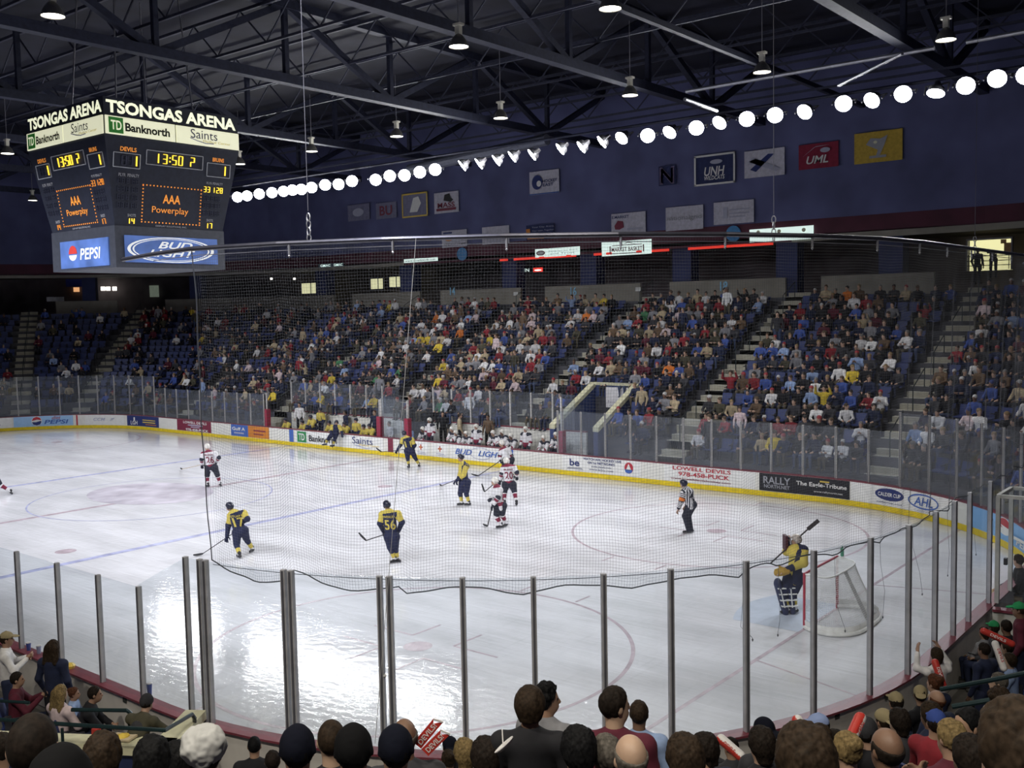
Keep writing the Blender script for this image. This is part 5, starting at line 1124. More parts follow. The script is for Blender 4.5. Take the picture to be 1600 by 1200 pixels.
# ================================================================== PLAYERS ON THE ICE
PW = M('white jersey cloth', (.70, .69, .71), .85, var=.06); PM = M('maroon jersey cloth', (.20, .02, .05), .85); PK = M('black jersey cloth', (.022, .024, .04), .85); PN = M('navy jersey cloth', (.014, .018, .055), .85); PY = M('yellow jersey cloth', (.56, .45, .09), .85, var=.06)
HW = M('white helmet shell', (.75, .73, .68), .3); HD = M('dark helmet shell', (.018, .02, .04), .3); SKT = M('black skate boot', (.02, .02, .025), .4); BLD = M('steel blade', (.55, .56, .6), .25, .8); STK = M('dark hockey stick', (.05, .045, .05), .45); STW = M('pale stick shaft', (.42, .34, .24), .5)
JM = [PW, PM, PK, PN, PY]                           # 0 white 1 maroon 2 black 3 navy 4 yellow
def wcol(c): return A(*(RH*c[0]+AW*c[1]))
def player(px, label, team, face, headface=None, num=None, name=None, bulk=1.0, ground=None, skip_number=False, gloves=True, cat='person', hood=None, zfoot=.115, lift=()):
    g = px['g']; p0 = at(*g, z=0.0) if ground is None else A(*ground); D0 = depth(p0)
    f = wcol(face); hf = wcol(headface or face); J = {}
    for k, q in px.items():
        if k == 'g': continue
        dd = q[2] if len(q) > 2 else 0.0
        if k in ('aa', 'ab') and k not in lift:
            a = at(q[0], q[1], z=zfoot); Da = min(max(depth(a), D0-.45), D0+.45); J[k] = CAM+ray(q[0], q[1])*Da
        else: J[k] = CAM+ray(q[0], q[1])*(D0-dd)
    for k, a in (('ka', 'aa'), ('kb', 'ab')):
        if len(px[k]) < 3:
            D = .5*depth(J[a])+.5*D0; J[k] = CAM+ray(px[k][0], px[k][1])*D+unit(f)*.05
    t = thing('person', label, cat, (p0[0], p0[1], 0)); O = A(p0[0], p0[1], 0)
    J = {k: v-O for k, v in J.items()}
    N, P = J['nk'], (J['pa']+J['pb'])/2; C = N*.6+P*.4; up = unit(N-P)
    B = Blob(); head_prims(B, J['hd'], hf, unit(J['hd']-N*.9-P*.1), N, 0, 1, 2)
    B.c(N-up*.05, P, .10, .11, 0, .04, f, 1.2)
    for s in 'ab':
        B.c(J['s'+s], J['e'+s], .05, .042, 0, .03); B.c(J['e'+s], J['h'+s], .04, .03, 0, .03)
        B.c(J['p'+s], J['k'+s], .085, .06, 0, .04); B.c(J['k'+s], J['a'+s], .055, .042, 0, .03)
    B.mesh_ = B.mesh('body', [SKIN, EYE, LIP], .018); link('body', B.mesh_, t)
    # jersey
    T = Blob(); bk = bulk
    T.c(J['sa'], J['sb'], .098*bk, .098*bk, 1, .06); T.c(N-up*.12, P+up*.0, .185*bk, .175*bk, 0, .06, f, 1.32); T.c(N-up*.08, N-up*.02, .10, .08, 1, .04)
    for s in 'ab': T.c(J['s'+s], J['e'+s], .098*bk, .082*bk, 2, .05); T.c(J['e'+s], J['e'+s]*.12+J['h'+s]*.88, .082*bk, .062*bk, 3, .04)
    side = unit(np.cross(f, UZ))
    def jcol(lab, tt, X):
        h = (X-P)@up/np.linalg.norm(N-P); back = ((X-C)@f) < -.02; out = np.zeros(len(X), int)
        lat = np.abs((X-C)@side)
        if team == 'white':
            out[:] = 0; out[(lab <= 1) & (h > .02) & (h < .20)] = 1; out[(lab <= 1) & (h > .94)] = 1; out[(lab == 3) & (tt > .12) & (tt < .5)] = 1; out[(lab == 2) & (tt > .78)] = 2
        elif team == 'yellow':                        # navy back panel, yellow shoulders and upper sleeves
            out[:] = 4; body = (lab <= 1); out[body & back & (lat < .20) & (h < .93)] = 3; out[body & (h < .30) & back] = 3; out[(lab == 3)] = 3; out[(lab == 2) & (tt > .8)] = 3; out[body & ~back & (h < .1)] = 3
        elif team == 'yellowfront': out[:] = 4; out[(lab <= 1) & back] = 3; out[(lab == 3) & (tt > .55)] = 3; out[(lab <= 1) & (lat > .17)] = 3
        elif team == 'navyfront': out[:] = 3; out[(lab == 1)] = 4; out[(lab == 2)] = 4
        elif team == 'ref':
            ph = np.where(lab <= 1, (X-C)@side*1.0+0*(X-C)@f, tt*.25+.02); ang = np.arctan2((X-C)@side, (X-C)@f)
            v = np.where(lab <= 1, ang*2.9, tt*6); out = np.where(np.floor(v*1.6) % 2 == 0, 0, 2); out[(lab == 2) & (tt > .62) & (tt < .98)] = 1
            out[lab == 1] = np.where(np.floor(((X[lab == 1]-C)@side)/.05) % 2 == 0, 0, 2)
        return out
    jm = list(JM)
    if team == 'ref': jm[1] = M('orange armband', (.75, .20, .03), .7)
    jme = T.mesh('jersey', jm, .014, jcol); jo = link('jersey', jme, t)
    # padded shorts, socks, skates
    white = team == 'white'; pcol = PK if (white or team == 'ref') else PN
    S = Blob(); r0 = .135 if team != 'ref' else .115
    S.c(J['pa'], J['pb'], r0, r0, 0, .06); S.c(P+up*.10, P, .16*bk, .16*bk, 0, .05, f, 1.3)
    for s in 'ab':
        if team == 'ref': S.c(J['p'+s], J['k'+s], .115, .088, 0, .05); S.c(J['k'+s], J['a'+s], .088, .068, 0, .04)
        else: S.c(J['p'+s], J['p'+s]*.12+J['k'+s]*.88, .138*bk, .105*bk, 0, .05)
    link('trousers' if team == 'ref' else 'padded_shorts', S.mesh('shorts', [pcol], .018), t)
    for s in 'ab':
        K, Ak = J['k'+s], J['a'+s]; fo = f.copy()
        if 't'+s in J:
            d = J['t'+s]-Ak; d[2] = 0; fo = unit(d)*.7+f*.3 if np.linalg.norm(d) > .03 else f
        fo = unit(fo-UZ*(fo@UZ))
        if team != 'ref':
            Q = Blob(); Q.c(K, Ak, .082, .056, 0, .03); Q.c(K+f*.02, K*.8+Ak*.2+f*.025, .085, .08, 0, .03); kneel = unit(Ak-K)
            def scol(lab, tt, X):
                q = np.clip((X-K)@kneel/np.linalg.norm(Ak-K), 0, 1)
                return np.where((q > .18) & (q < .6), 1, 0) if white else np.where(q < .42, 3, np.where(q < .86, 4, 0))
            link('sock', Q.mesh('sock', JM, .015, scol), t)
        Q = Blob(); Q.c(Ak+UZ*.05, Ak-UZ*.03, .055, .052, 0, .03); Q.c(Ak-UZ*.045-fo*.05, Ak-UZ*.055+fo*.15, .044, .036, 0, .03)
        sk = link('skate', Q.mesh('skate', [SKT], .014), t)
        mb = MB(); mb.obox(Ak-UZ*.100+fo*.05, fo*.145, unit(np.cross(fo, UZ))*.004, UZ*.012, 0); mb.obox(Ak-UZ*.08-fo*.03, fo*.02, unit(np.cross(fo, UZ))*.008, UZ*.025, 0); mb.obox(Ak-UZ*.08+fo*.11, fo*.02, unit(np.cross(fo, UZ))*.008, UZ*.025, 0); mb.build('blade', BLD, sk)
    # gloves with fingers
    if gloves:
        for s, sd in (('a', 1), ('b', -1)):
            d = unit(J['h'+s]-J['e'+s]); nn = unit(np.cross(d, side)); Q = Blob()
            Q.c(J['h'+s]-d*.11, J['h'+s]-d*.01, .060, .058, 0, .02); hand_prims(Q, J['h'+s]-d*.02, d, nn, sd, .75, 0, 1.45)
            link('glove', Q.mesh('glove', [PK if white else PN] if team != 'ref' else [SKIN], .0085), t)
    else:
        for s, sd in (('a', 1), ('b', -1)):
            d = unit(J['h'+s]-J['e'+s]); nn = unit(np.cross(d, side)); Q = Blob(); Q.c(J['h'+s]-d*.06, J['h'+s], .03, .03, 0, .02); hand_prims(Q, J['h'+s], d, nn, sd, .5, 0, 1.1); link('hand', Q.mesh('hand', [SKIN], .008), t)
    # helmet
    fr = frame_of(hf, unit(J['hd']-N*.9-P*.1)); hx = J['hd']; Q = Blob()
    Q.e(hx+fr[2]*.045-fr[1]*.005, (.098, .122, .105), 0, .02, fr); Q.e(hx+fr[2]*.01-fr[1]*.035, (.098, .10, .085), 0, .03, fr)
    Q.half(hx+fr[1]*.062-fr[2]*.0, fr[1]*.75-fr[2]*.66); Q.half(hx-fr[2]*.065, -fr[2])
    for q in (-1, 1): Q.c(hx+fr[0]*q*.09+fr[2]*.0, hx+fr[0]*q*.085-fr[2]*.05, .022, .018, 0, .02)
    hm = link('helmet', Q.mesh('helmet', [HW if white else HD], .012), t)
    # back number and name bar laid on the cloth
    if num:
        bvh = BVHTree.FromPolygons([v.co for v in jme.vertices], [tuple(p.vertices) for p in jme.polygons]); right = -side
        def laid(txt, zc, wd, ht, mat, nm):
            v, fc, _ = tmesh(txt); c0 = P+up*zc*np.linalg.norm(N-P); vs = []
            for x, y in v:
                o = c0+right*0+unit(np.cross(UZ, -f))*x*wd+up*y*ht-f*.6
                hit = bvh.ray_cast(Vector(o), Vector(f)); q = A(*hit[0]) if hit[0] else o+f*.42
                vs.append(q-f*.012)
            MB().add(vs, fc).build(nm, mat, t)
        ink = PM if white else PY if team != 'ref' else PK
        laid(num, .50, .30*(.5+.5*min(len(num), 2)/2), .28, ink, 'back_number')
        if name: laid(name, .80, .34, .065, ink, 'name_bar')
    t['_h'] = 0; del t['_h']
    return t, J, O
def stick(label, pts, px=None, D=None, pale=False, blade_dir=None):
    """shaft through the given points, blade at the last one"""
    P = [A(*p) for p in pts]; t = thing('hockey_stick', label, 'hockey stick', P[-1]); O = P[-1]
    MB().bar(P[0]-O, P[-1]-O, .032, .024).build('shaft', STW if pale else STK, t)
    bd = unit(blade_dir); mb = MB(); X = bd*.15
    mb.path([A(0, 0, 0), X*.5+A(0, 0, .0), X*1.3, X*2.0+A(0, 0, .015)], [.022, .034, .034, .022], 6); mb.v = [tuple(map(float, v)) for v in mb.v]
    mb.build('blade', M('taped blade', (.03, .03, .035), .7), t); return t
def pxd(u, v, D): return CAM+ray(u, v)*D
WL = 'white team players on the ice'; YL = 'yellow team players on the ice'
# 26
q = dict(g=(331, 761), hd=(323.6, 698.5), nk=(325.4, 705), sa=(317.5, 709.5), sb=(335.5, 708.5), ea=(315, 718, .05), eb=(342, 715, .05), ha=(315.5, 726, -.12), hb=(338, 722, -.25), pa=(325, 731), pb=(335.5, 730.5), ka=(323.6, 745), kb=(340.5, 744.5), aa=(325, 757), ab=(344, 755.5), ta=(323, 761), tb=(345, 760))
t, J, O = player(q, 'player in white jersey number 26 seen from behind at the net edge', 'white', (-.35, 1), (-.9, .3), '26', 'MURRAY'); D = depth(O)
stick('pale hockey stick held out by white number 26', [J['ha']+O, at(285, 733, z=.09), ], pale=True, blade_dir=at(273, 728, z=.09)-at(285, 733, z=.09))
# 17
q = dict(g=(380, 869), hd=(358.6, 792), nk=(364, 799), sa=(360.5, 806), sb=(381, 802, -.05), ea=(357, 820, -.05), eb=(386.5, 811, .08), ha=(354.5, 838, 0), hb=(377, 817, -.35), pa=(370, 832), pb=(381, 829), ka=(371, 851), kb=(386.5, 843), aa=(374, 866.5), ab=(394, 857), ta=(366, 871), tb=(391, 866))
t, J, O = player(q, 'player in yellow and navy striding with stick low, number 17', 'yellow', (-.62, .78), (-.95, .3), '17', 'STUART')
stick('dark hockey stick of the striding number 17 reaching the glass post', [pxd(372, 828, depth(O)+.1), at(317, 865, z=.05)], blade_dir=at(307, 867, z=.05)-at(317, 865, z=.05))
# 56
q = dict(g=(618, 882), hd=(604.3, 789.5), nk=(607, 798), sa=(597.5, 804), sb=(621.5, 803), ea=(594, 818), eb=(628, 816), ha=(599, 830, -.25), hb=(622.5, 830, -.2), pa=(607.5, 839), pb=(617, 838.5), ka=(610.5, 858), kb=(617.5, 857), aa=(616.6, 873), ab=(620.7, 872), ta=(611, 879), tb=(626, 879))
t, J, O = player(q, 'player in yellow and navy number 56 seen from behind before the near net', 'yellow', (-.1, 1), (-.6, .8), '56', 'WEXLER')
stick('dark hockey stick held across by number 56', [pxd(622, 828, depth(O)+.25), pxd(572, 844.5, depth(O)+.05)], blade_dir=pxd(564.5, 837, depth(O))-pxd(572, 844.5, depth(O)+.05))
# yellow, standing sideways
q = dict(g=(725, 790), hd=(719.8, 715), nk=(723, 722.5), sa=(721, 728.5, -.15), sb=(729, 728.5, .15), ea=(719, 741, -.15), eb=(724.7, 742, .22), ha=(715, 750, -.05), hb=(713.5, 750.5, .15), pa=(723, 753), pb=(730, 753.5), ka=(721.5, 770), kb=(731, 770), aa=(721.5, 785), ab=(732.5, 785.5), ta=(713, 790), tb=(726, 791))
t, J, O = player(q, 'player in bright yellow jersey standing sideways with stick on the ice', 'yellowfront', (-1, .05), (-1, -.05))
stick('dark hockey stick of the yellow player standing sideways', [pxd(722, 746, depth(O)-.05), at(690, 759, z=.06)], blade_dir=at(684.5, 755, z=.06)-at(690, 759, z=.06))
# 20
q = dict(g=(800, 788), hd=(790.7, 720.5), nk=(793, 727), sa=(786.5, 731.5), sb=(803, 730.5), ea=(784, 740), eb=(807.5, 738, .05), ha=(781.5, 750, -.1), hb=(807.5, 743.5, -.1), pa=(790, 757), pb=(801, 757), ka=(788.5, 770), kb=(804.5, 769.5), aa=(788.5, 785), ab=(807, 785), ta=(785, 789), tb=(807, 790))
t, J, O = player(q, 'player in white jersey number 20 seen from behind', 'white', (-.2, 1), (-.6, .8), '20', 'MURPHY')
stick('dark hockey stick reaching forward from white number 20', [J['ha']+O+A(0, 0, .05), pxd(757, 768.5, depth(O)-.1)], blade_dir=A(-.3, -.1, .9))
# crouching white
q = dict(g=(784, 826), hd=(772.7, 752.5), nk=(775.5, 759.5), sa=(772.5, 767, -.15), sb=(781, 766, .14), ea=(769, 778, -.18), eb=(778, 778, .25), ha=(767.5, 779, -.1), hb=(770.5, 789, .2), pa=(778, 791), pb=(785.5, 790), ka=(778, 806), kb=(787, 803.5), aa=(783, 820), ab=(790.5, 817.5), ta=(775, 826), tb=(786, 823))
t, J, O = player(q, 'player in white and maroon gliding in a crouch in front of number 20', 'white', (-.9, -.15), (-1, 0), '12')
stick('dark hockey stick crossing the crouching white player', [pxd(770, 786, depth(O)-.1), at(762, 822, z=.05)], blade_dir=A(-.8, .3, 0))
# white at the boards
q = dict(g=(796, 748), hd=(783.5, 693), nk=(786.5, 700), sa=(783, 705, .02), sb=(794.5, 703), ea=(781, 712), eb=(799, 712, -.02), ha=(782, 719, .1), hb=(792, 717, .15), pa=(790, 719), pb=(799, 718), ka=(789, 731), kb=(799, 730), aa=(790, 744), ab=(801, 743), ta=(785, 748), tb=(797, 748))
player(q, 'player in white helmet bending by the boards behind number 20', 'white', (-.9, .2), (-1, 0))
stick('dark hockey stick lying out from the bent white player', [at(783, 719, d=44.4), pxd(747, 743.5, 43.0)], blade_dir=pxd(739, 741.5, 43.0)-pxd(747, 743.5, 43.0))
# 11
q = dict(g=(648, 731), hd=(631.5, 677.5), nk=(634, 683), sa=(629.5, 686.5), sb=(643.5, 686.5), ea=(626, 695), eb=(648, 696), ha=(621, 703, -.1), hb=(645, 702, -.25), pa=(636, 704.5), pb=(643.5, 704.5), ka=(637.5, 716.5), kb=(649, 715.5), aa=(638.7, 727.5), ab=(654.5, 725.5), ta=(638, 732), tb=(657, 731))
t, J, O = player(q, 'player in yellow and navy number 11 at the far boards', 'yellow', (-.3, 1), (-.5, .8), '11')
stick('dark hockey stick of the yellow number 11 before the centre stripe', [pxd(636, 702, depth(O)+.2), at(596, 706, d=depth(O)+.3)], blade_dir=A(*(RH*-.8+UZ*.6)))
# stepping down from the bench
g0 = A(*at(519, 697, y=12.45)); g0[2] = 0
q = dict(g=(515, 697), hd=(525.6, 660.5), nk=(525.3, 665), sa=(521, 667), sb=(530.5, 667), ea=(517, 673, .1), eb=(534, 673, .1), ha=(518, 678, .2), hb=(534.5, 678, .15), pa=(520.5, 677), pb=(525.5, 677), ka=(514, 684), kb=(523.5, 685.5), aa=(508.5, 692.5, 0), ab=(520.5, 694.5, 0), ta=(506, 696), tb=(519, 699))
t, J, O = player(q, 'player in navy with yellow sleeves stepping in front of the yellow bench', 'navyfront', (.1, -1), (.1, -1), ground=g0, lift=('aa', 'ab'))
stick('thin dark hockey stick of the player before the yellow bench', [J['ha']+O, pxd(519, 697.5, depth(O)-.3)], blade_dir=A(.5, -.4, 0))
# player leaving the picture, only a leg shows
q = dict(g=(2, 774), hd=(-26, 712), nk=(-24, 719), sa=(-33, 724), sb=(-16, 723), ea=(-36, 733), eb=(-10, 733), ha=(-30, 742), hb=(-12, 742), pa=(-18, 745), pb=(-8, 745), ka=(-14, 758), kb=(2, 757.5), aa=(-18, 771), ab=(17, 768), ta=(-22, 774), tb=(25, 773))
player(q, 'player in white socks half out of the photo, one leg stretched back', 'white', (-1, .2), (-1, 0))
# referee
q = dict(g=(1077, 834), hd=(1067.8, 756), nk=(1070, 763), sa=(1068, 770, .1), sb=(1078.5, 768), ea=(1064.5, 783, .12), eb=(1080, 782, -.2), ha=(1060, 795, .1), hb=(1072, 790, -.25), pa=(1077, 789), pb=(1083, 788.5), ka=(1072, 806.5), kb=(1077.5, 806), aa=(1075.5, 828), ab=(1080, 827), ta=(1069, 833), tb=(1075, 834))
player(q, 'referee in black and white stripes with orange armband bending forward', 'ref', (-.62, .75), (-.9, .45), '4', gloves=False)
# goalkeeper
q = dict(g=(1233, 960), hd=(1244, 844.5), nk=(1246, 854), sa=(1237, 861, -.12), sb=(1255, 859.5, .1), ea=(1229, 862, -.28), eb=(1256, 880, .2), ha=(1233, 847, -.2), hb=(1222, 893, .32), pa=(1234, 903), pb=(1247, 903), ka=(1228, 925), kb=(1243, 925), aa=(1231, 952), ab=(1242, 951), ta=(1220, 958), tb=(1233, 959))
gk, J, O = player(q, 'goalkeeper in yellow jersey with navy leg pads in front of the goal', 'yellowfront', (-1, -.05), (-1, .1), gloves=False, bulk=1.12)
f = wcol((-1, -.05)); sd = unit(np.cross(f, UZ))
PAD = M('navy leg pad', (.020, .026, .075), .6); STRAP = M('white pad strap', (.72, .72, .70), .6)
for s in 'ab':
    K, Ak = J['k'+s], J['a'+s]; ax = unit(K-Ak); c = (K+Ak)/2+f*.07+ax*.06
    Q = Blob(); Q.c(Ak+f*.07-ax*.04, K+f*.09+ax*.20, .115, .135, 0, .03, f, 1.5); pd = link('leg_pad', Q.mesh('pad', [PAD], .018), gk)
    mb = MB(); 
    for z in (-.16, -.02, .12, .26): mb.obox(c+ax*z-f*.02+sd*.0, f*.10, sd*.125, ax*.014)
    mb.obox(c+ax*.05+f*.02+sd*(-.115), f*.012, sd*.016, ax*.24); mb.build('strap', STRAP, pd)
Q = Blob(); h = J['hb']; Q.c(h-f*.02, h+f*.10-UZ*.02, .10, .09, 0, .03, sd, 1.4); Q.c(h-f*.12, h-f*.02, .07, .08, 0, .03)
for k in range(4): Q.c(h+f*.08+UZ*(.06-.04*k), h+f*.17+UZ*(.05-.035*k)-sd*.03, .024, .02, 0, .012)
Q.c(h+UZ*.07, h+f*.07+UZ*.13, .028, .022, 0, .02); link('catching_glove', Q.mesh('catcher', [M('brown yellow glove', (.42, .26, .05), .7)], .012), gk)
h = J['ha']; MB().obox(h-sd*.0+f*.09, f*.03, sd*.11, UZ*.17).build('blocker_pad', M('dark maroon blocker', (.06, .015, .025), .6), gk)
Q = Blob(); hand_prims(Q, h-f*.02-UZ*.04, UZ, f, 1, 1.2, 0, 1.3); link('glove', Q.mesh('hand', [PN], .0085), gk)
mask = [o for o in gk.children if o.name.startswith('helmet')][0]; mask.data.materials[0] = M('painted goalkeeper mask', (.40, .36, .33), .35, var=.6, scale=14)
fr = frame_of(wcol((-1, .1))); hx = J['hd']; mb = MB()
for k in range(5): mb.path([hx+fr[1]*(.135-.02*abs(a))+fr[0]*.07*a+fr[2]*(-.075+.03*k) for a in (-1, -.5, 0, .5, 1)], .006, 5)
for a in (-.6, 0, .6): mb.path([hx+fr[1]*.13+fr[0]*.07*a+fr[2]*z for z in (-.08, .05)], .006, 5)
mb.build('face_cage', BLD, gk)
D = depth(O)
a, b = pxd(1204, 880, D+.22), pxd(1262, 827, D+.05); t = thing('goalkeeper_stick', 'goalkeeper stick raised diagonally behind the mask', 'hockey stick', a); e = pxd(1279, 813, D+.0)
MB().bar((0, 0, 0), b-a, .035, .028).build('shaft', STK, t); MB().obox((b+e)/2-a, (e-b)/2, unit(np.cross(e-b, FW))*.045, FW*.012).build('blade', STK, t)

# ================================================================== BENCHES: SITTING PLAYERS, COACHES
def bench_proto(team, standing=False):
    J = pose('stand' if standing else 'lean'); B, _ = person_blobs(J); m = mirror; hx = J['H']; fr = frame_of((0, -1, 0))
    t = thing('person', 'x', 'person', (0, 0, -50)); link('body', B.mesh('bench_body', [SKIN, PN if team == 'yellow' else PK, SKT, EYE, LIP], .014), t)
    T = Blob(); up = unit(J['N']-J['P'])
    T.c(J['S'], m(J['S']), .10, .10, 1, .06); T.c(J['N']-up*.12, J['P']+up*.02, .18, .175, 0, .06, J['f'], 1.3)
    for g in (lambda p: p, m): T.c(g(J['S']), g(J['E']), .098, .082, 2, .05); T.c(g(J['E']), g(J['E'])*.12+g(J['W'])*.88, .082, .062, 3, .04)
    def col(lab, tt, X):
        h = (X-J['P'])@up/np.linalg.norm(J['N']-J['P']); out = np.zeros(len(X), int)
        if team == 'white': out[(lab <= 1) & (h < .2)] = 1; out[lab == 1] = 2; out[(lab == 3) & (tt > .1) & (tt < .5)] = 1
        else: out[:] = 4; out[(lab == 0) & (np.abs(X[:, 0]) > .15)] = 3; out[(lab == 3)] = 3; out[(lab == 0) & (h < .25)] = 3
        return out
    link('jersey', T.mesh('bench_jersey', JM, .018, col), t)
    Q = Blob(); Q.e(hx+fr[2]*.045, (.098, .122, .105)); Q.e(hx+fr[2]*.01-fr[1]*.035, (.098, .10, .085), 0, .03); Q.half(hx+fr[1]*.062, fr[1]*.75-fr[2]*.66); Q.half(hx-fr[2]*.065, -fr[2])
    link('helmet', Q.mesh('bench_helmet', [HW if team == 'white' else HD], .014), t)
    for g, sd in ((lambda p: p, 1), (m, -1)):
        W = g(J['W']); d = unit(W-g(J['E'])); Q = Blob(); Q.c(W-d*.1, W, .058, .056, 0, .02); hand_prims(Q, W-d*.02, d, A(0, 0, -1), sd, .7, 0, 1.4); link('glove', Q.mesh('bench_glove', [PK if team == 'white' else PN], .01), t)
    return t
def bench_player(pr, u, v, y, label, zt, rz=0.0, group=None):
    p = at(u, v, y=y); J = pose('stand' if zt > 1.4 else 'lean'); s = 1.0
    return clone(pr, (p[0], y-J['H'][1], p[2]-J['H'][2]), rz, label, group)
YS, YT, WS, WT = bench_proto('yellow'), bench_proto('yellow', True), bench_proto('white'), bench_proto('white', True)
yb = [(446, 657, 's'), (472, 660, 's'), (485, 652, 's'), (500, 641, 't'), (514, 661, 's'), (538, 663, 's'), (556, 657, 't2'), (568, 667, 's'), (577, 666, 's')]
for i, (u, v, k) in enumerate(yb): bench_player(YT if k != 's' else YS, u, v, 13.75 if k != 't' else 14.4, f'yellow team player {"standing" if k != "s" else "sitting"} on the bench, {ORD[i]} from its far end', 1.6 if k != 's' else 1.1)
wb = [(660, 671, 's'), (671, 657, 't'), (706, 671, 's'), (712, 677, 's'), (728, 678, 's'), (744, 667, 't'), (770, 677, 's'), (784, 676, 's'), (798, 682, 's'), (821, 671, 't'), (849, 685, 's'), (868, 680, 's')]
for i, (u, v, k) in enumerate(wb): bench_player(WT if k != 's' else WS, u, v, 13.75, f'white team player {"standing" if k != "s" else "sitting"} on the bench, {ORD[i]} from its far end', 1.6 if k != 's' else 1.1)
for o in (YS, YT, WS, WT):
    for c in list(o.children): bpy.data.objects.remove(c)
    bpy.data.objects.remove(o)
def coach(u, v, y, top, label, hair='short', hc='dark', rz=0.0, legs='black', ps='stand', cap=None, s=1.0):
    J, bm, tm = pose_mesh(ps); p = at(u, v, y=y); t = thing('person', label, 'person', (p[0], p[1]-J['H'][1]*s, p[2]-J['H'][2]*s), rz); t.scale = (s,)*3
    link('body', bm, t).color = (*TC[legs], 1); link('jacket', tm, t).color = (*TC[top], 1); q = link('hair', hair_mesh(hair), t, J['H']); q.color = (*HC[hc], 1)
    if cap: q = link('cap', hair_mesh(cap[0]), t, J['H']); q.color = (*HC[cap[1]], 1)
    return t
coach(467, 633, 14.3, 'white', 'person in white shirt standing at the far end of the yellow bench', rz=.5)
coach(539, 645, 14.55, 'navy', 'coach in dark suit standing behind the yellow bench, middle', 'short', 'black', -.4)
coach(585, 645, 14.55, 'navy', 'coach in dark suit at the padded post of the yellow bench', 'short', 'red', .2)
coach(691, 647, 14.55, 'black', 'coach in black suit standing behind the white bench', 'short', 'black', .7)
coach(717, 650, 14.55, 'tan', 'coach in tan jacket turned away behind the white bench', 'short', 'brown', 2.4)
coach(762, 652, 14.55, 'brown', 'coach in brown jacket with white shirt behind the white bench', 'short', 'dark', .2)
coach(639, 668, 13.9, 'lblue', 'person in pale shirt sitting in the timekeeper box', 'short', 'black', .3, ps='sit')
coach(608, 662, 14.6, 'white', 'person in white standing in the timekeeper box', 'short', 'grey', -.2)
for (u, v, lab, r) in ((1527, 391, 'dark figure standing before the bright room, first of two at its railing', 2.9), (1549, 386, 'dark figure leaning on the railing before the bright room', 3.5)):
    coach(u, v, 30.2, 'black', lab, 'short', 'black', r, ps='stand' if u < 1540 else 'standlean')
# ================================================================== FAR CROWD AND SEATS
FAR_MATS = [MR('far skin', [(.46, .29, .21), (.52, .34, .25), (.40, .25, .18), (.18, .10, .07)]), CLOTH, MR('far trousers', [(.02, .026, .06), (.03, .03, .035), (.05, .07, .14), (.10, .085, .06), (.015, .015, .02)], .85), MR('far hair', [(.02, .015, .013), (.05, .03, .018), (.09, .055, .03), (.015, .012, .012), (.25, .17, .08), (.18, .17, .16), (.30, .03, .04), (.03, .05, .2), (.5, .5, .5)], .7)]
def far_variant(nm, h, hat=False):
    J = pose(nm); B = person_blobs(J, True); H, f = J['H'], unit(J['hf'])
    B.e(H+UZ*.045-f*.02, (.090, .105, .095), 3, .01, frame_of(f)); B.c(H-f*.06, H-f*.05-UZ*.06, .06, .05, 3, .02)
    return B.mesh('person_'+nm, FAR_MATS, h), J
KIN = ['sit', 'clap', 'cross', 'lean', 'turn', 'turnr', 'raise', 'stand']
FV = {k: far_variant(k, .028) for k in KIN}; FC = {k: far_variant(k, .055)[0] for k in KIN}
KW = [.30, .10, .22, .14, .10, .10, .015, .025]
PAL = [('black', 18), ('navy', 16), ('dgrey', 13), ('grey', 9), ('white', 9), ('red', 4.5), ('maroon', 4), ('blue', 5), ('lblue', 3), ('olive', 5), ('brown', 5), ('tan', 4), ('pink', 2), ('yellow', 1), ('green', .8), ('teal', .5), ('orange', .4)]
CN = [c for c, _ in PAL]; CW = np.array([w_ for _, w_ in PAL]); CW = CW/CW.sum()
SHOWN = {'dgrey': 'dark grey', 'lblue': 'pale blue', 'navy': 'navy', 'tan': 'tan'}
def slot_list():
    out = []
    for k in range(NROW):
        o = row_o(k); idx = 0; s = -46.0
        while s < 33.0:
            arc = abs(s) > SX; s += .53*(R0/(R0+o+.4) if arc else 1.0)
            if k > 13 or (k < 1 and (-11.4 < s < 13.1)): continue
            if k <= 3 and TUN[0]-.35 < s < TUN[1]+.35: continue
            p = bp(s+rng.uniform(-.05, .05), o+.12)
            bad = False
            for i in range(8):
                if i < 6: bad |= abs(p[0]-AX[i]) < .80 and p[1] > 12
                else: bad |= abs((p-bp(AC[i-6], o))@btan(AC[i-6])) < .80 and s < -20
            if bad: continue
            out.append((k, s, p))
    return out
slots = slot_list()
def seat_words(k, s, p):
    best = min(range(8), key=lambda i: abs((p[0]-AX[i])) if i < 6 else abs(s-AC[i-6])*1.6)
    d = (p[0]-AX[best]) if best < 6 else (s-AC[best-6]); return best, d
cand = []; seat_c = []; cnt = {}
for (k, s, p) in slots:
    b, d = seat_words(k, s, p); key = (k, b, d > 0); cnt.setdefault(key, []).append(abs(d))
for v in cnt.values(): v.sort()
STAIR = ['maroon advert stair', 'orange advert stair', 'yellow bench stair', 'players tunnel stair', 'telephone advert stair', 'league advert stair', 'concession corner stair', 'far end stair']
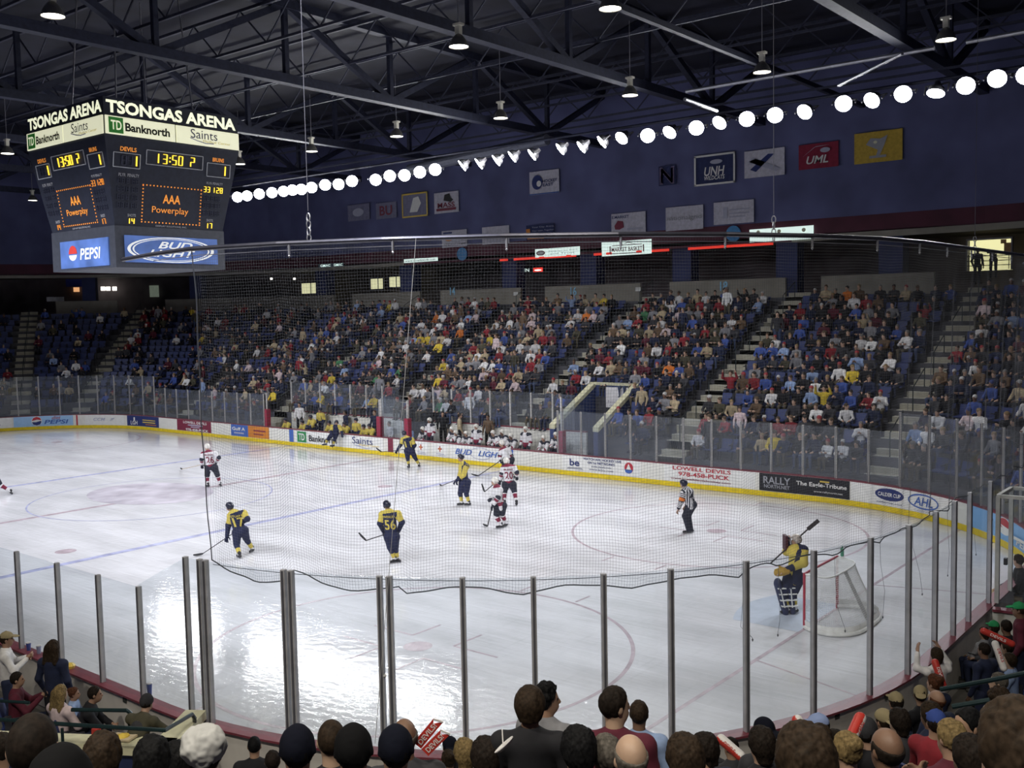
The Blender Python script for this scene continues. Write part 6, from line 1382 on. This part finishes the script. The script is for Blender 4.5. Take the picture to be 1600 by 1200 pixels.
for (k, s, p) in slots:
    d0 = A(p[0], p[1], row_z(k)+1.0); zz = (d0-CAM)@FW; u = 800+FPX*((d0-CAM)@RT)/zz; v = 600-FPX*((d0-CAM)@UP)/zz
    if not (-160 < u < 1850): continue
    dens = .93 if s > -6 else .80 if s > -16 else .55 if s > -23 else .36
    if k >= 12: dens *= .95
    if s > 24: dens = .8
    dens *= .92+.30*math.sin(s*.9+k*1.7)*math.sin(s*.37-k*.8)
    tv = btan(s); rz = math.atan2(tv[1], tv[0]); b, dd = seat_words(k, s, p); rank = cnt[(k, b, dd > 0)].index(abs(dd))
    rec = (zz if -12 < u < 1612 else zz+500, k, p, rz, b, dd > 0, rank)
    (cand if rng.random() < dens else seat_c).append(rec)
    if len(cand) and cand[-1] is rec: pass
occupied = list(cand)
cand.sort(key=lambda r: r[0]); NIND = max(0, 298-nper-9-12-11-10-3)
TCV = lambda c: np.clip(A(*TC[c])*rng.uniform(.8, 1.25), 0, .8)
def where(r): return f'{ORD[r[1]]} row, {ORD[r[6]] if r[6] < 30 else "last"} seat {"past" if r[5] else "before"} the {STAIR[r[4]]}'
ind = cand[:NIND]; rest = cand[NIND:]
ACT = {'sit': 'sitting', 'clap': 'clapping', 'cross': 'with folded arms', 'lean': 'leaning forward', 'turn': 'turned aside', 'turnr': 'looking aside', 'raise': 'with raised arms', 'stand': 'standing'}
for r in ind:
    k = rng.choice(KIN, p=np.array(KW)/sum(KW)); c = rng.choice(CN, p=CW); sc = rng.uniform(.86, 1.05)
    o = link('person', FV[k][0], None, (*r[2], row_z(r[1]))); o.rotation_euler = (0, 0, r[3]+rng.uniform(-.3, .3)); o.scale = (sc,)*3; o.color = (*TCV(c), 1)
    tag(o, f'person in {SHOWN.get(c, c)} {ACT[k]}, {where(r)}', 'person', 'spectators in the far stand')
# the rest of the crowd is one mass
SK = [(.46, .29, .21), (.52, .34, .25), (.40, .25, .18), (.18, .10, .07)]; TRC = [(.02, .026, .06), (.03, .03, .035), (.05, .07, .14), (.10, .085, .06), (.015, .015, .02)]; HRC = [(.02, .015, .013), (.05, .03, .018), (.09, .055, .03), (.015, .012, .012), (.25, .17, .08), (.18, .17, .16), (.30, .03, .04), (.5, .5, .5)]
geo = {}
for k, me in FC.items():
    V = np.zeros(len(me.vertices)*3, np.float32); me.vertices.foreach_get('co', V); F = np.zeros(len(me.loops), np.int32); me.loops.foreach_get('vertex_index', F)
    mi = np.zeros(len(me.polygons), np.int32); me.polygons.foreach_get('material_index', mi); geo[k] = (V.reshape(-1, 3), F.reshape(-1, 4), mi)
Vs, Fs, Cs, n = [], [], [], 0
for r in rest:
    k = rng.choice(KIN, p=np.array(KW)/sum(KW)); V, F, mi = geo[k]; a = r[3]+rng.uniform(-.3, .3); c, s = math.cos(a), math.sin(a); sc = rng.uniform(.90, 1.04)
    W = np.stack([V[:, 0]*c-V[:, 1]*s, V[:, 0]*s+V[:, 1]*c, V[:, 2]], 1)*sc+A(*r[2], row_z(r[1]))
    pal = np.array([SK[rng.integers(4)], TCV(rng.choice(CN, p=CW)), TRC[rng.integers(5)], HRC[rng.integers(8)]]); Vs.append(W); Fs.append(F+n); Cs.append(pal[mi]); n += len(V)
me = np_mesh('crowd', np.concatenate(Vs), np.concatenate(Fs), np.zeros(sum(map(len, Fs)), int), [M('crowd cloth', (1, 1, 1), .85, attr='tint', var=.15, scale=8)])
C4 = np.concatenate(Cs); C4 = np.c_[C4, np.ones(len(C4))].astype(np.float32); atr = me.color_attributes.new('tint', 'FLOAT_COLOR', 'CORNER'); atr.data.foreach_set('color', np.repeat(C4, 4, 0).ravel())
o = tag(link('crowd', me), 'mass of spectators filling the upper and farther rows of the far stand', 'crowd'); o['kind'] = 'stuff'
# seats: the nearest empty ones are things, the others one mass
seat_c.sort(key=lambda r: r[0]); n_near = len([x for x in bpy.data.objects if x.get('category') == 'seat'])
for r in seat_c[:max(0, 296-n_near)]:
    o = link('stadium_seat', SEAT_ME, None, (*r[2], row_z(r[1]))); o.rotation_euler = (0, 0, r[3]); tag(o, f'empty blue seat, {where(r)}', 'seat', 'blue stadium seats')
V = np.array([v.co[:] for v in SEAT_ME.vertices]); F = np.array([p.vertices[:] for p in SEAT_ME.polygons]); mi = np.array([p.material_index for p in SEAT_ME.polygons]); Vs, Fs, Ms, n = [], [], [], 0
for r in seat_c[max(0, 296-n_near):]+occupied:
    c, s = math.cos(r[3]), math.sin(r[3]); W = np.stack([V[:, 0]*c-V[:, 1]*s, V[:, 0]*s+V[:, 1]*c, V[:, 2]], 1)+A(*r[2], row_z(r[1])); Vs.append(W); Fs.append(F+n); Ms.append(mi); n += len(V)
o = tag(link('seating', np_mesh('seating', np.concatenate(Vs), np.concatenate(Fs), np.concatenate(Ms), [SEATB, SEATM], False)), 'remaining blue seats of the far stand under and behind the crowd', 'seats'); o['kind'] = 'stuff'

# ================================================================== NEAR STAND, WALLS, RAILS, SMALL THINGS
mb = MB()
for k in range(0, 15):
    o0 = 1.2+RW*k; z = .41*k
    if k == 0: sweepbox(mb, 37.4, 74, .3, o0+RW, -.02, .012, 0, .8); continue
    a, b = (37.4, 74) if k > 5 else (37.4, 54.2)
    sweepbox(mb, a, b, o0, o0+RW, -.02, z, 0, .8)
struct(mb.build('floor_near_stand', STEP_N))
P1, P2, P4 = A(22.71, -13.22), A(23.30, -14.06), A(18.6, -16.9)
t = thing('tunnel_wall', 'low navy wall with cream cap by the boards at the lower corner', 'wall', (*P2, 0))
for a, b in ((P1, P2), (P2, P4)):
    d = unit(b-a); n = A(-d[1], d[0]); e = .0
    MB().obox((*((a+b)/2-P2), .49), (*((b-a)/2), 0), (*(n*.09), 0), (0, 0, .49)).build('panel', NAVY, t)
    MB().obox((*((a+b)/2-P2), 1.04), (*((b-a)/2+d*.12), 0), (*(n*.16), 0), (0, 0, .07)).build('cap', CREAM, t)
MB().box(-.28, .52, .62, .3, .12, .5, .3).build('equipment_box', M('dark metal box', (.05, .05, .065), .4, .4), t)
GRN = M('dark green handrail', (.015, .035, .04), .35, .3)
def rail(pts, label, r=.03): 
    P = [A(*p) for p in pts]; O = P[0]; return tag(MB().path([p-O for p in P], r, 8).build('handrail', GRN, None, tuple(O)), label, 'handrail', 'green handrails')
zr = lambda u, v, z: at(u, v, z=z)
rail([zr(-20, 1123, 1.5), zr(120, 1133, 1.5), zr(258, 1141, 1.5), zr(300, 1116, 1.3), zr(304, 1122, 1.2), zr(304, 1131, 1.04)], 'dark green handrail along the top of the cream cap')
rail([zr(112, 1109, 1.35), zr(198, 1110, 1.35), zr(204, 1114, 1.3), zr(207, 1136, 1.05)], 'dark green handrail with bent end behind the person in black jacket')
a = zr(97, 1138, 1.42); tag(MB().tube((0, 0, 0), (0, 0, -.42), .022).build('rail_post', GRN, None, tuple(a)), 'short green post under the handrail on the cream cap', 'post')
rail([zr(-20, 1094, 1.25), zr(46, 1098, 1.25)], 'pale topped handrail at the photo edge', .025)
def drail(pts, label, r=.03): return rail([CAM+ray(u, v)*d for u, v, d in pts], label, r)
drail([(1470, 1077, 12.6), (1547, 1063, 12.2), (1610, 1050, 11.9)], 'dark handrail above the grey haired person'); drail([(1488, 1104, 11.3), (1547, 1094, 11.1)], 'lower dark handrail beside the white towel')
# tunnel at the near end: white wall, maroon cap, tall glass box
q0, q1 = A(30.75, -.2), A(34.0, .3)
t = thing('tunnel_side_wall', 'off white tunnel wall with maroon cap at the right end of the boards', 'wall', (*q0, 0)); d = q1-q0; n = A(-d[1], d[0])/np.hypot(*d)
MB().obox((*(d/2), .44), (*(d/2), 0), (*(n*.06), 0), (0, 0, .43)).build('panel', M('off white panel', (.62, .60, .54), .6), t); MB().obox((*(d/2), .89), (*(d/2), 0), (*(n*.11), 0), (0, 0, .025)).build('cap', MAROON, t)
t = thing('tunnel_glass_box', 'tall clear glass box with pale frame beside the tunnel', 'glass panel', (30.72, .25, HB)); FRM = M('pale frame', (.50, .50, .48), .5)
for x, y in ((0, 0), (1.7, .15), (0, 1.1), (1.7, 1.25)): MB().box(x, y, 1.1, .08, .08, 2.2).build('corner_post', FRM, t)
mb = MB(); 
for a, b in (((0, 0), (1.7, .15)), ((1.7, .15), (1.7, 1.25)), ((1.7, 1.25), (0, 1.1)), ((0, 1.1), (0, 0))): mb.bar((*a, 2.2), (*b, 2.2), .07, .07)
mb.build('top_frame', FRM, t); MB().obox((.85, .075, 1.1), (.85, .075, 0), (0, .006, 0), (0, 0, 1.08)).build('pane', GL, t); MB().obox((.85, .62, 2.2), (.8, .07, 0), (0, .55, 0), (0, 0, .006)).build('roof_pane', GL, t)
MB().box(.03, .55, .75, .06, .1, .14).build('latch', BLACK, t)
# outer face sockets on the near boards
for i, (u, v) in enumerate(((195, 1092), (1308, 1117), (1386, 1087))):
    p, s = at_bp(u, v, .175, 36, 72); tv = btan(s); tag(MB().box(0, 0, 0, .10, .02, .12, math.atan2(tv[1], tv[0])).build('board_socket', M('dark socket', (.05, .055, .05), .6), None, tuple(p)), f'small dark square socket on the grey outer boards, {ORD[i]} from the cream wall', 'socket', 'board sockets')
# inflatable sticks
IR = M('red inflatable', (.48, .04, .03), .35); IW = M('white inflatable', (.72, .70, .70), .35)
def thunder(u0, v0, u1, v1, D, label, mode='half', r=.055):
    a, b = CAM+ray(u0, v0)*D, CAM+ray(u1, v1)*(D-.15); c = (a+b)/2; t = thing('inflatable_stick', label, 'inflatable stick', tuple(b)); a = a-b; b = A(0, 0, 0)
    ax = unit(b-a); s = unit(np.cross(ax, FW)); B = Blob(); B.c(a, b, r, r, 0, .01)
    fn = (lambda l, tt, X: ((X@s) > 0).astype(int)) if mode == 'half' else (lambda l, tt, X: np.zeros(len(X), int)+(1 if mode == 'white' else 0))
    link('tube', B.mesh('tube', [IR, IW], .012, fn), t)
    n = unit(-(FW-ax*(FW@ax))); MB().text('DEVILS', (a+b)/2+n*(r+.004), unit(b-a), unit(np.cross(n, b-a)), np.linalg.norm(b-a)*.55, r*.8).build('lettering', IW if mode == 'red' else IR, t)
thunder(1127, 1155, 1157, 1181, 11.0, 'red and white inflatable stick slanting by the grey boards'); thunder(1246, 1126, 1273, 1172, 9.6, 'long white and red inflatable stick before the pale blue cap')
thunder(1233, 1138, 1235, 1166, 11.5, 'short upright white inflatable stick'); thunder(1344, 1122, 1330, 1153, 9.2, 'red and white inflatable stick beside the dark knit hat')
thunder(1461, 1035, 1474, 1073, 15.3, 'red inflatable stick across the white shirt', 'red'); thunder(1537, 986, 1581, 1006, 16.6, 'red inflatable stick held level near the green caps', 'red'); thunder(1555, 1006, 1568, 1044, 16.0, 'white inflatable stick held by the child', 'white')
for i, (a, b) in enumerate((((683, 1128), (652, 1165)), ((694, 1146), (664, 1176)))):
    D = 7.6-.1*i; A0, B0 = CAM+ray(*a)*D, CAM+ray(*b)*D; ax = unit(A0-B0); s = unit(np.cross(ax, FW)); L_0 = np.linalg.norm(A0-B0)
    t = thing('banner_stick', ['upper red banner stick with white lettering and ragged end', 'lower red banner stick with white lettering and ragged end'][i], 'banner stick', tuple(B0))
    mb = MB(); w_ = .036; pts = [-s*w_, s*w_, s*w_+ax*L_0, s*w_*.3+ax*(L_0-.03), -s*w_+ax*(L_0+.03)]; th = FW*.012
    mb.add([p for p in pts]+[p+th for p in pts], [(0, 1, 2, 3, 4), (9, 8, 7, 6, 5)]+[(k, (k+1) % 5+0, (k+1) % 5+5, k+5) for k in range(5)]); mb.build('sleeve', IR, t)
    MB().text('DEVILS!', ax*L_0*.5-FW*.006, ax, -s if (np.cross(ax, -s)@FW) < 0 else s, L_0*.8, .042).build('lettering', IW, t)
    MB().bar(pts[2]-FW*.004, pts[4]-FW*.004, .012, .012).build('white_edge', IW, t)
# cups and small things on the rail
CUPB = M('blue paper cup', (.04, .07, .30), .5)
def cup(u, v, z, label, mat=CUPB, h=.14):
    p = at(u, v, z=z); t = thing('paper_cup', label, 'cup', (p[0], p[1], z)); MB().lathe((0, 0, 0), [(0, 0), (.032, 0), (.045, h), (0, h)], 12).build('cup', mat, t); MB().lathe((0, 0, h), [(.047, 0), (.047, .015), (0, .018)], 12).build('lid', IW, t)
cup(234, 1087, HB, 'blue paper cup with white lid on the maroon rail at the post', h=.2); cup(45, 1016, HB, 'blue paper cup on the maroon rail near the tan cap'); cup(61, 1021, HB, 'pale paper cup on the maroon rail before the brown hair', M('pale cup', (.30, .32, .5), .5))
p = at(110, 1044, z=HB); tag(MB().lathe((0, 0, 0), [(0, 0), (.07, 0), (.09, .05), (.05, .09), (0, .1)], 10).build('yellow_snack_bag', INK['yellow'], None, tuple(p)), 'yellow snack bag on the maroon rail beside the navy jacket', 'bag')
p = CAM+ray(955, 1172)*8.2; t = thing('drink_bottle', 'white bottle with red cap before the maroon top', 'bottle', tuple(p)); MB().lathe((0, 0, 0), [(0, 0), (.04, 0), (.042, .1), (.025, .13), (0, .13)], 12).build('bottle', IW, t); MB().lathe((0, 0, .13), [(.028, 0), (.028, .04), (0, .045)], 12).build('red_cap', IR, t)
p = CAM+ray(836-1, 1172)*6.4
q = CAM+ray(790, 1167)*6.2; t = thing('paper_plate', 'white paper plate held by the person with bowl cut', 'plate', tuple(q)); MB().lathe((0, 0, 0), [(0, 0), (.05, 0), (.075, .015), (.075, .02), (0, .008)], 16, 0, (-.5, -.2, .6)).build('plate', IW, t); MB().tube((-.02, 0, .01), (-.05, .03, .09), .004).build('straw', IW, t)
p = CAM+ray(1541, 1122)*9.0; mb = MB(); N_ = 7; vs = []
for i in range(N_):
    for j in range(N_): x, y = i/(N_-1)-.5, j/(N_-1)-.5; vs.append(RH*x*.13*(1-.3*y)+UZ*y*.22+FW*.03*math.sin(6*x+4*y)+RH*y*.03)
mb.add(vs+[A(*v)+FW*.006 for v in vs], [(i*N_+j, (i+1)*N_+j, (i+1)*N_+j+1, i*N_+j+1) for i in range(N_-1) for j in range(N_-1)]+[(49+i*N_+j+1, 49+(i+1)*N_+j+1, 49+(i+1)*N_+j, 49+i*N_+j) for i in range(N_-1) for j in range(N_-1)])
tag(mb.build('white_towel', IW, None, tuple(p), True), 'crumpled white towel waved beside the curly brown hair', 'towel')
p = at(192, 1154, z=1.12); t = thing('food_tray', 'tray of yellow food on the cream cap', 'tray', tuple(p)); MB().box(0, 0, .02, .34, .2, .03, .4).build('tray', M('paper tray', (.6, .5, .35), .7), t); MB().lathe((0, 0, .03), [(0, .05), (.09, .02), (.1, 0)], 10).build('food', INK['yellow'], t)
p = at(151, 1153, z=1.12); tag(MB().box(0, 0, .07, .10, .08, .14, .3).build('popcorn_box', IR, None, tuple(p)), 'small red and white popcorn box on the cream cap', 'box')
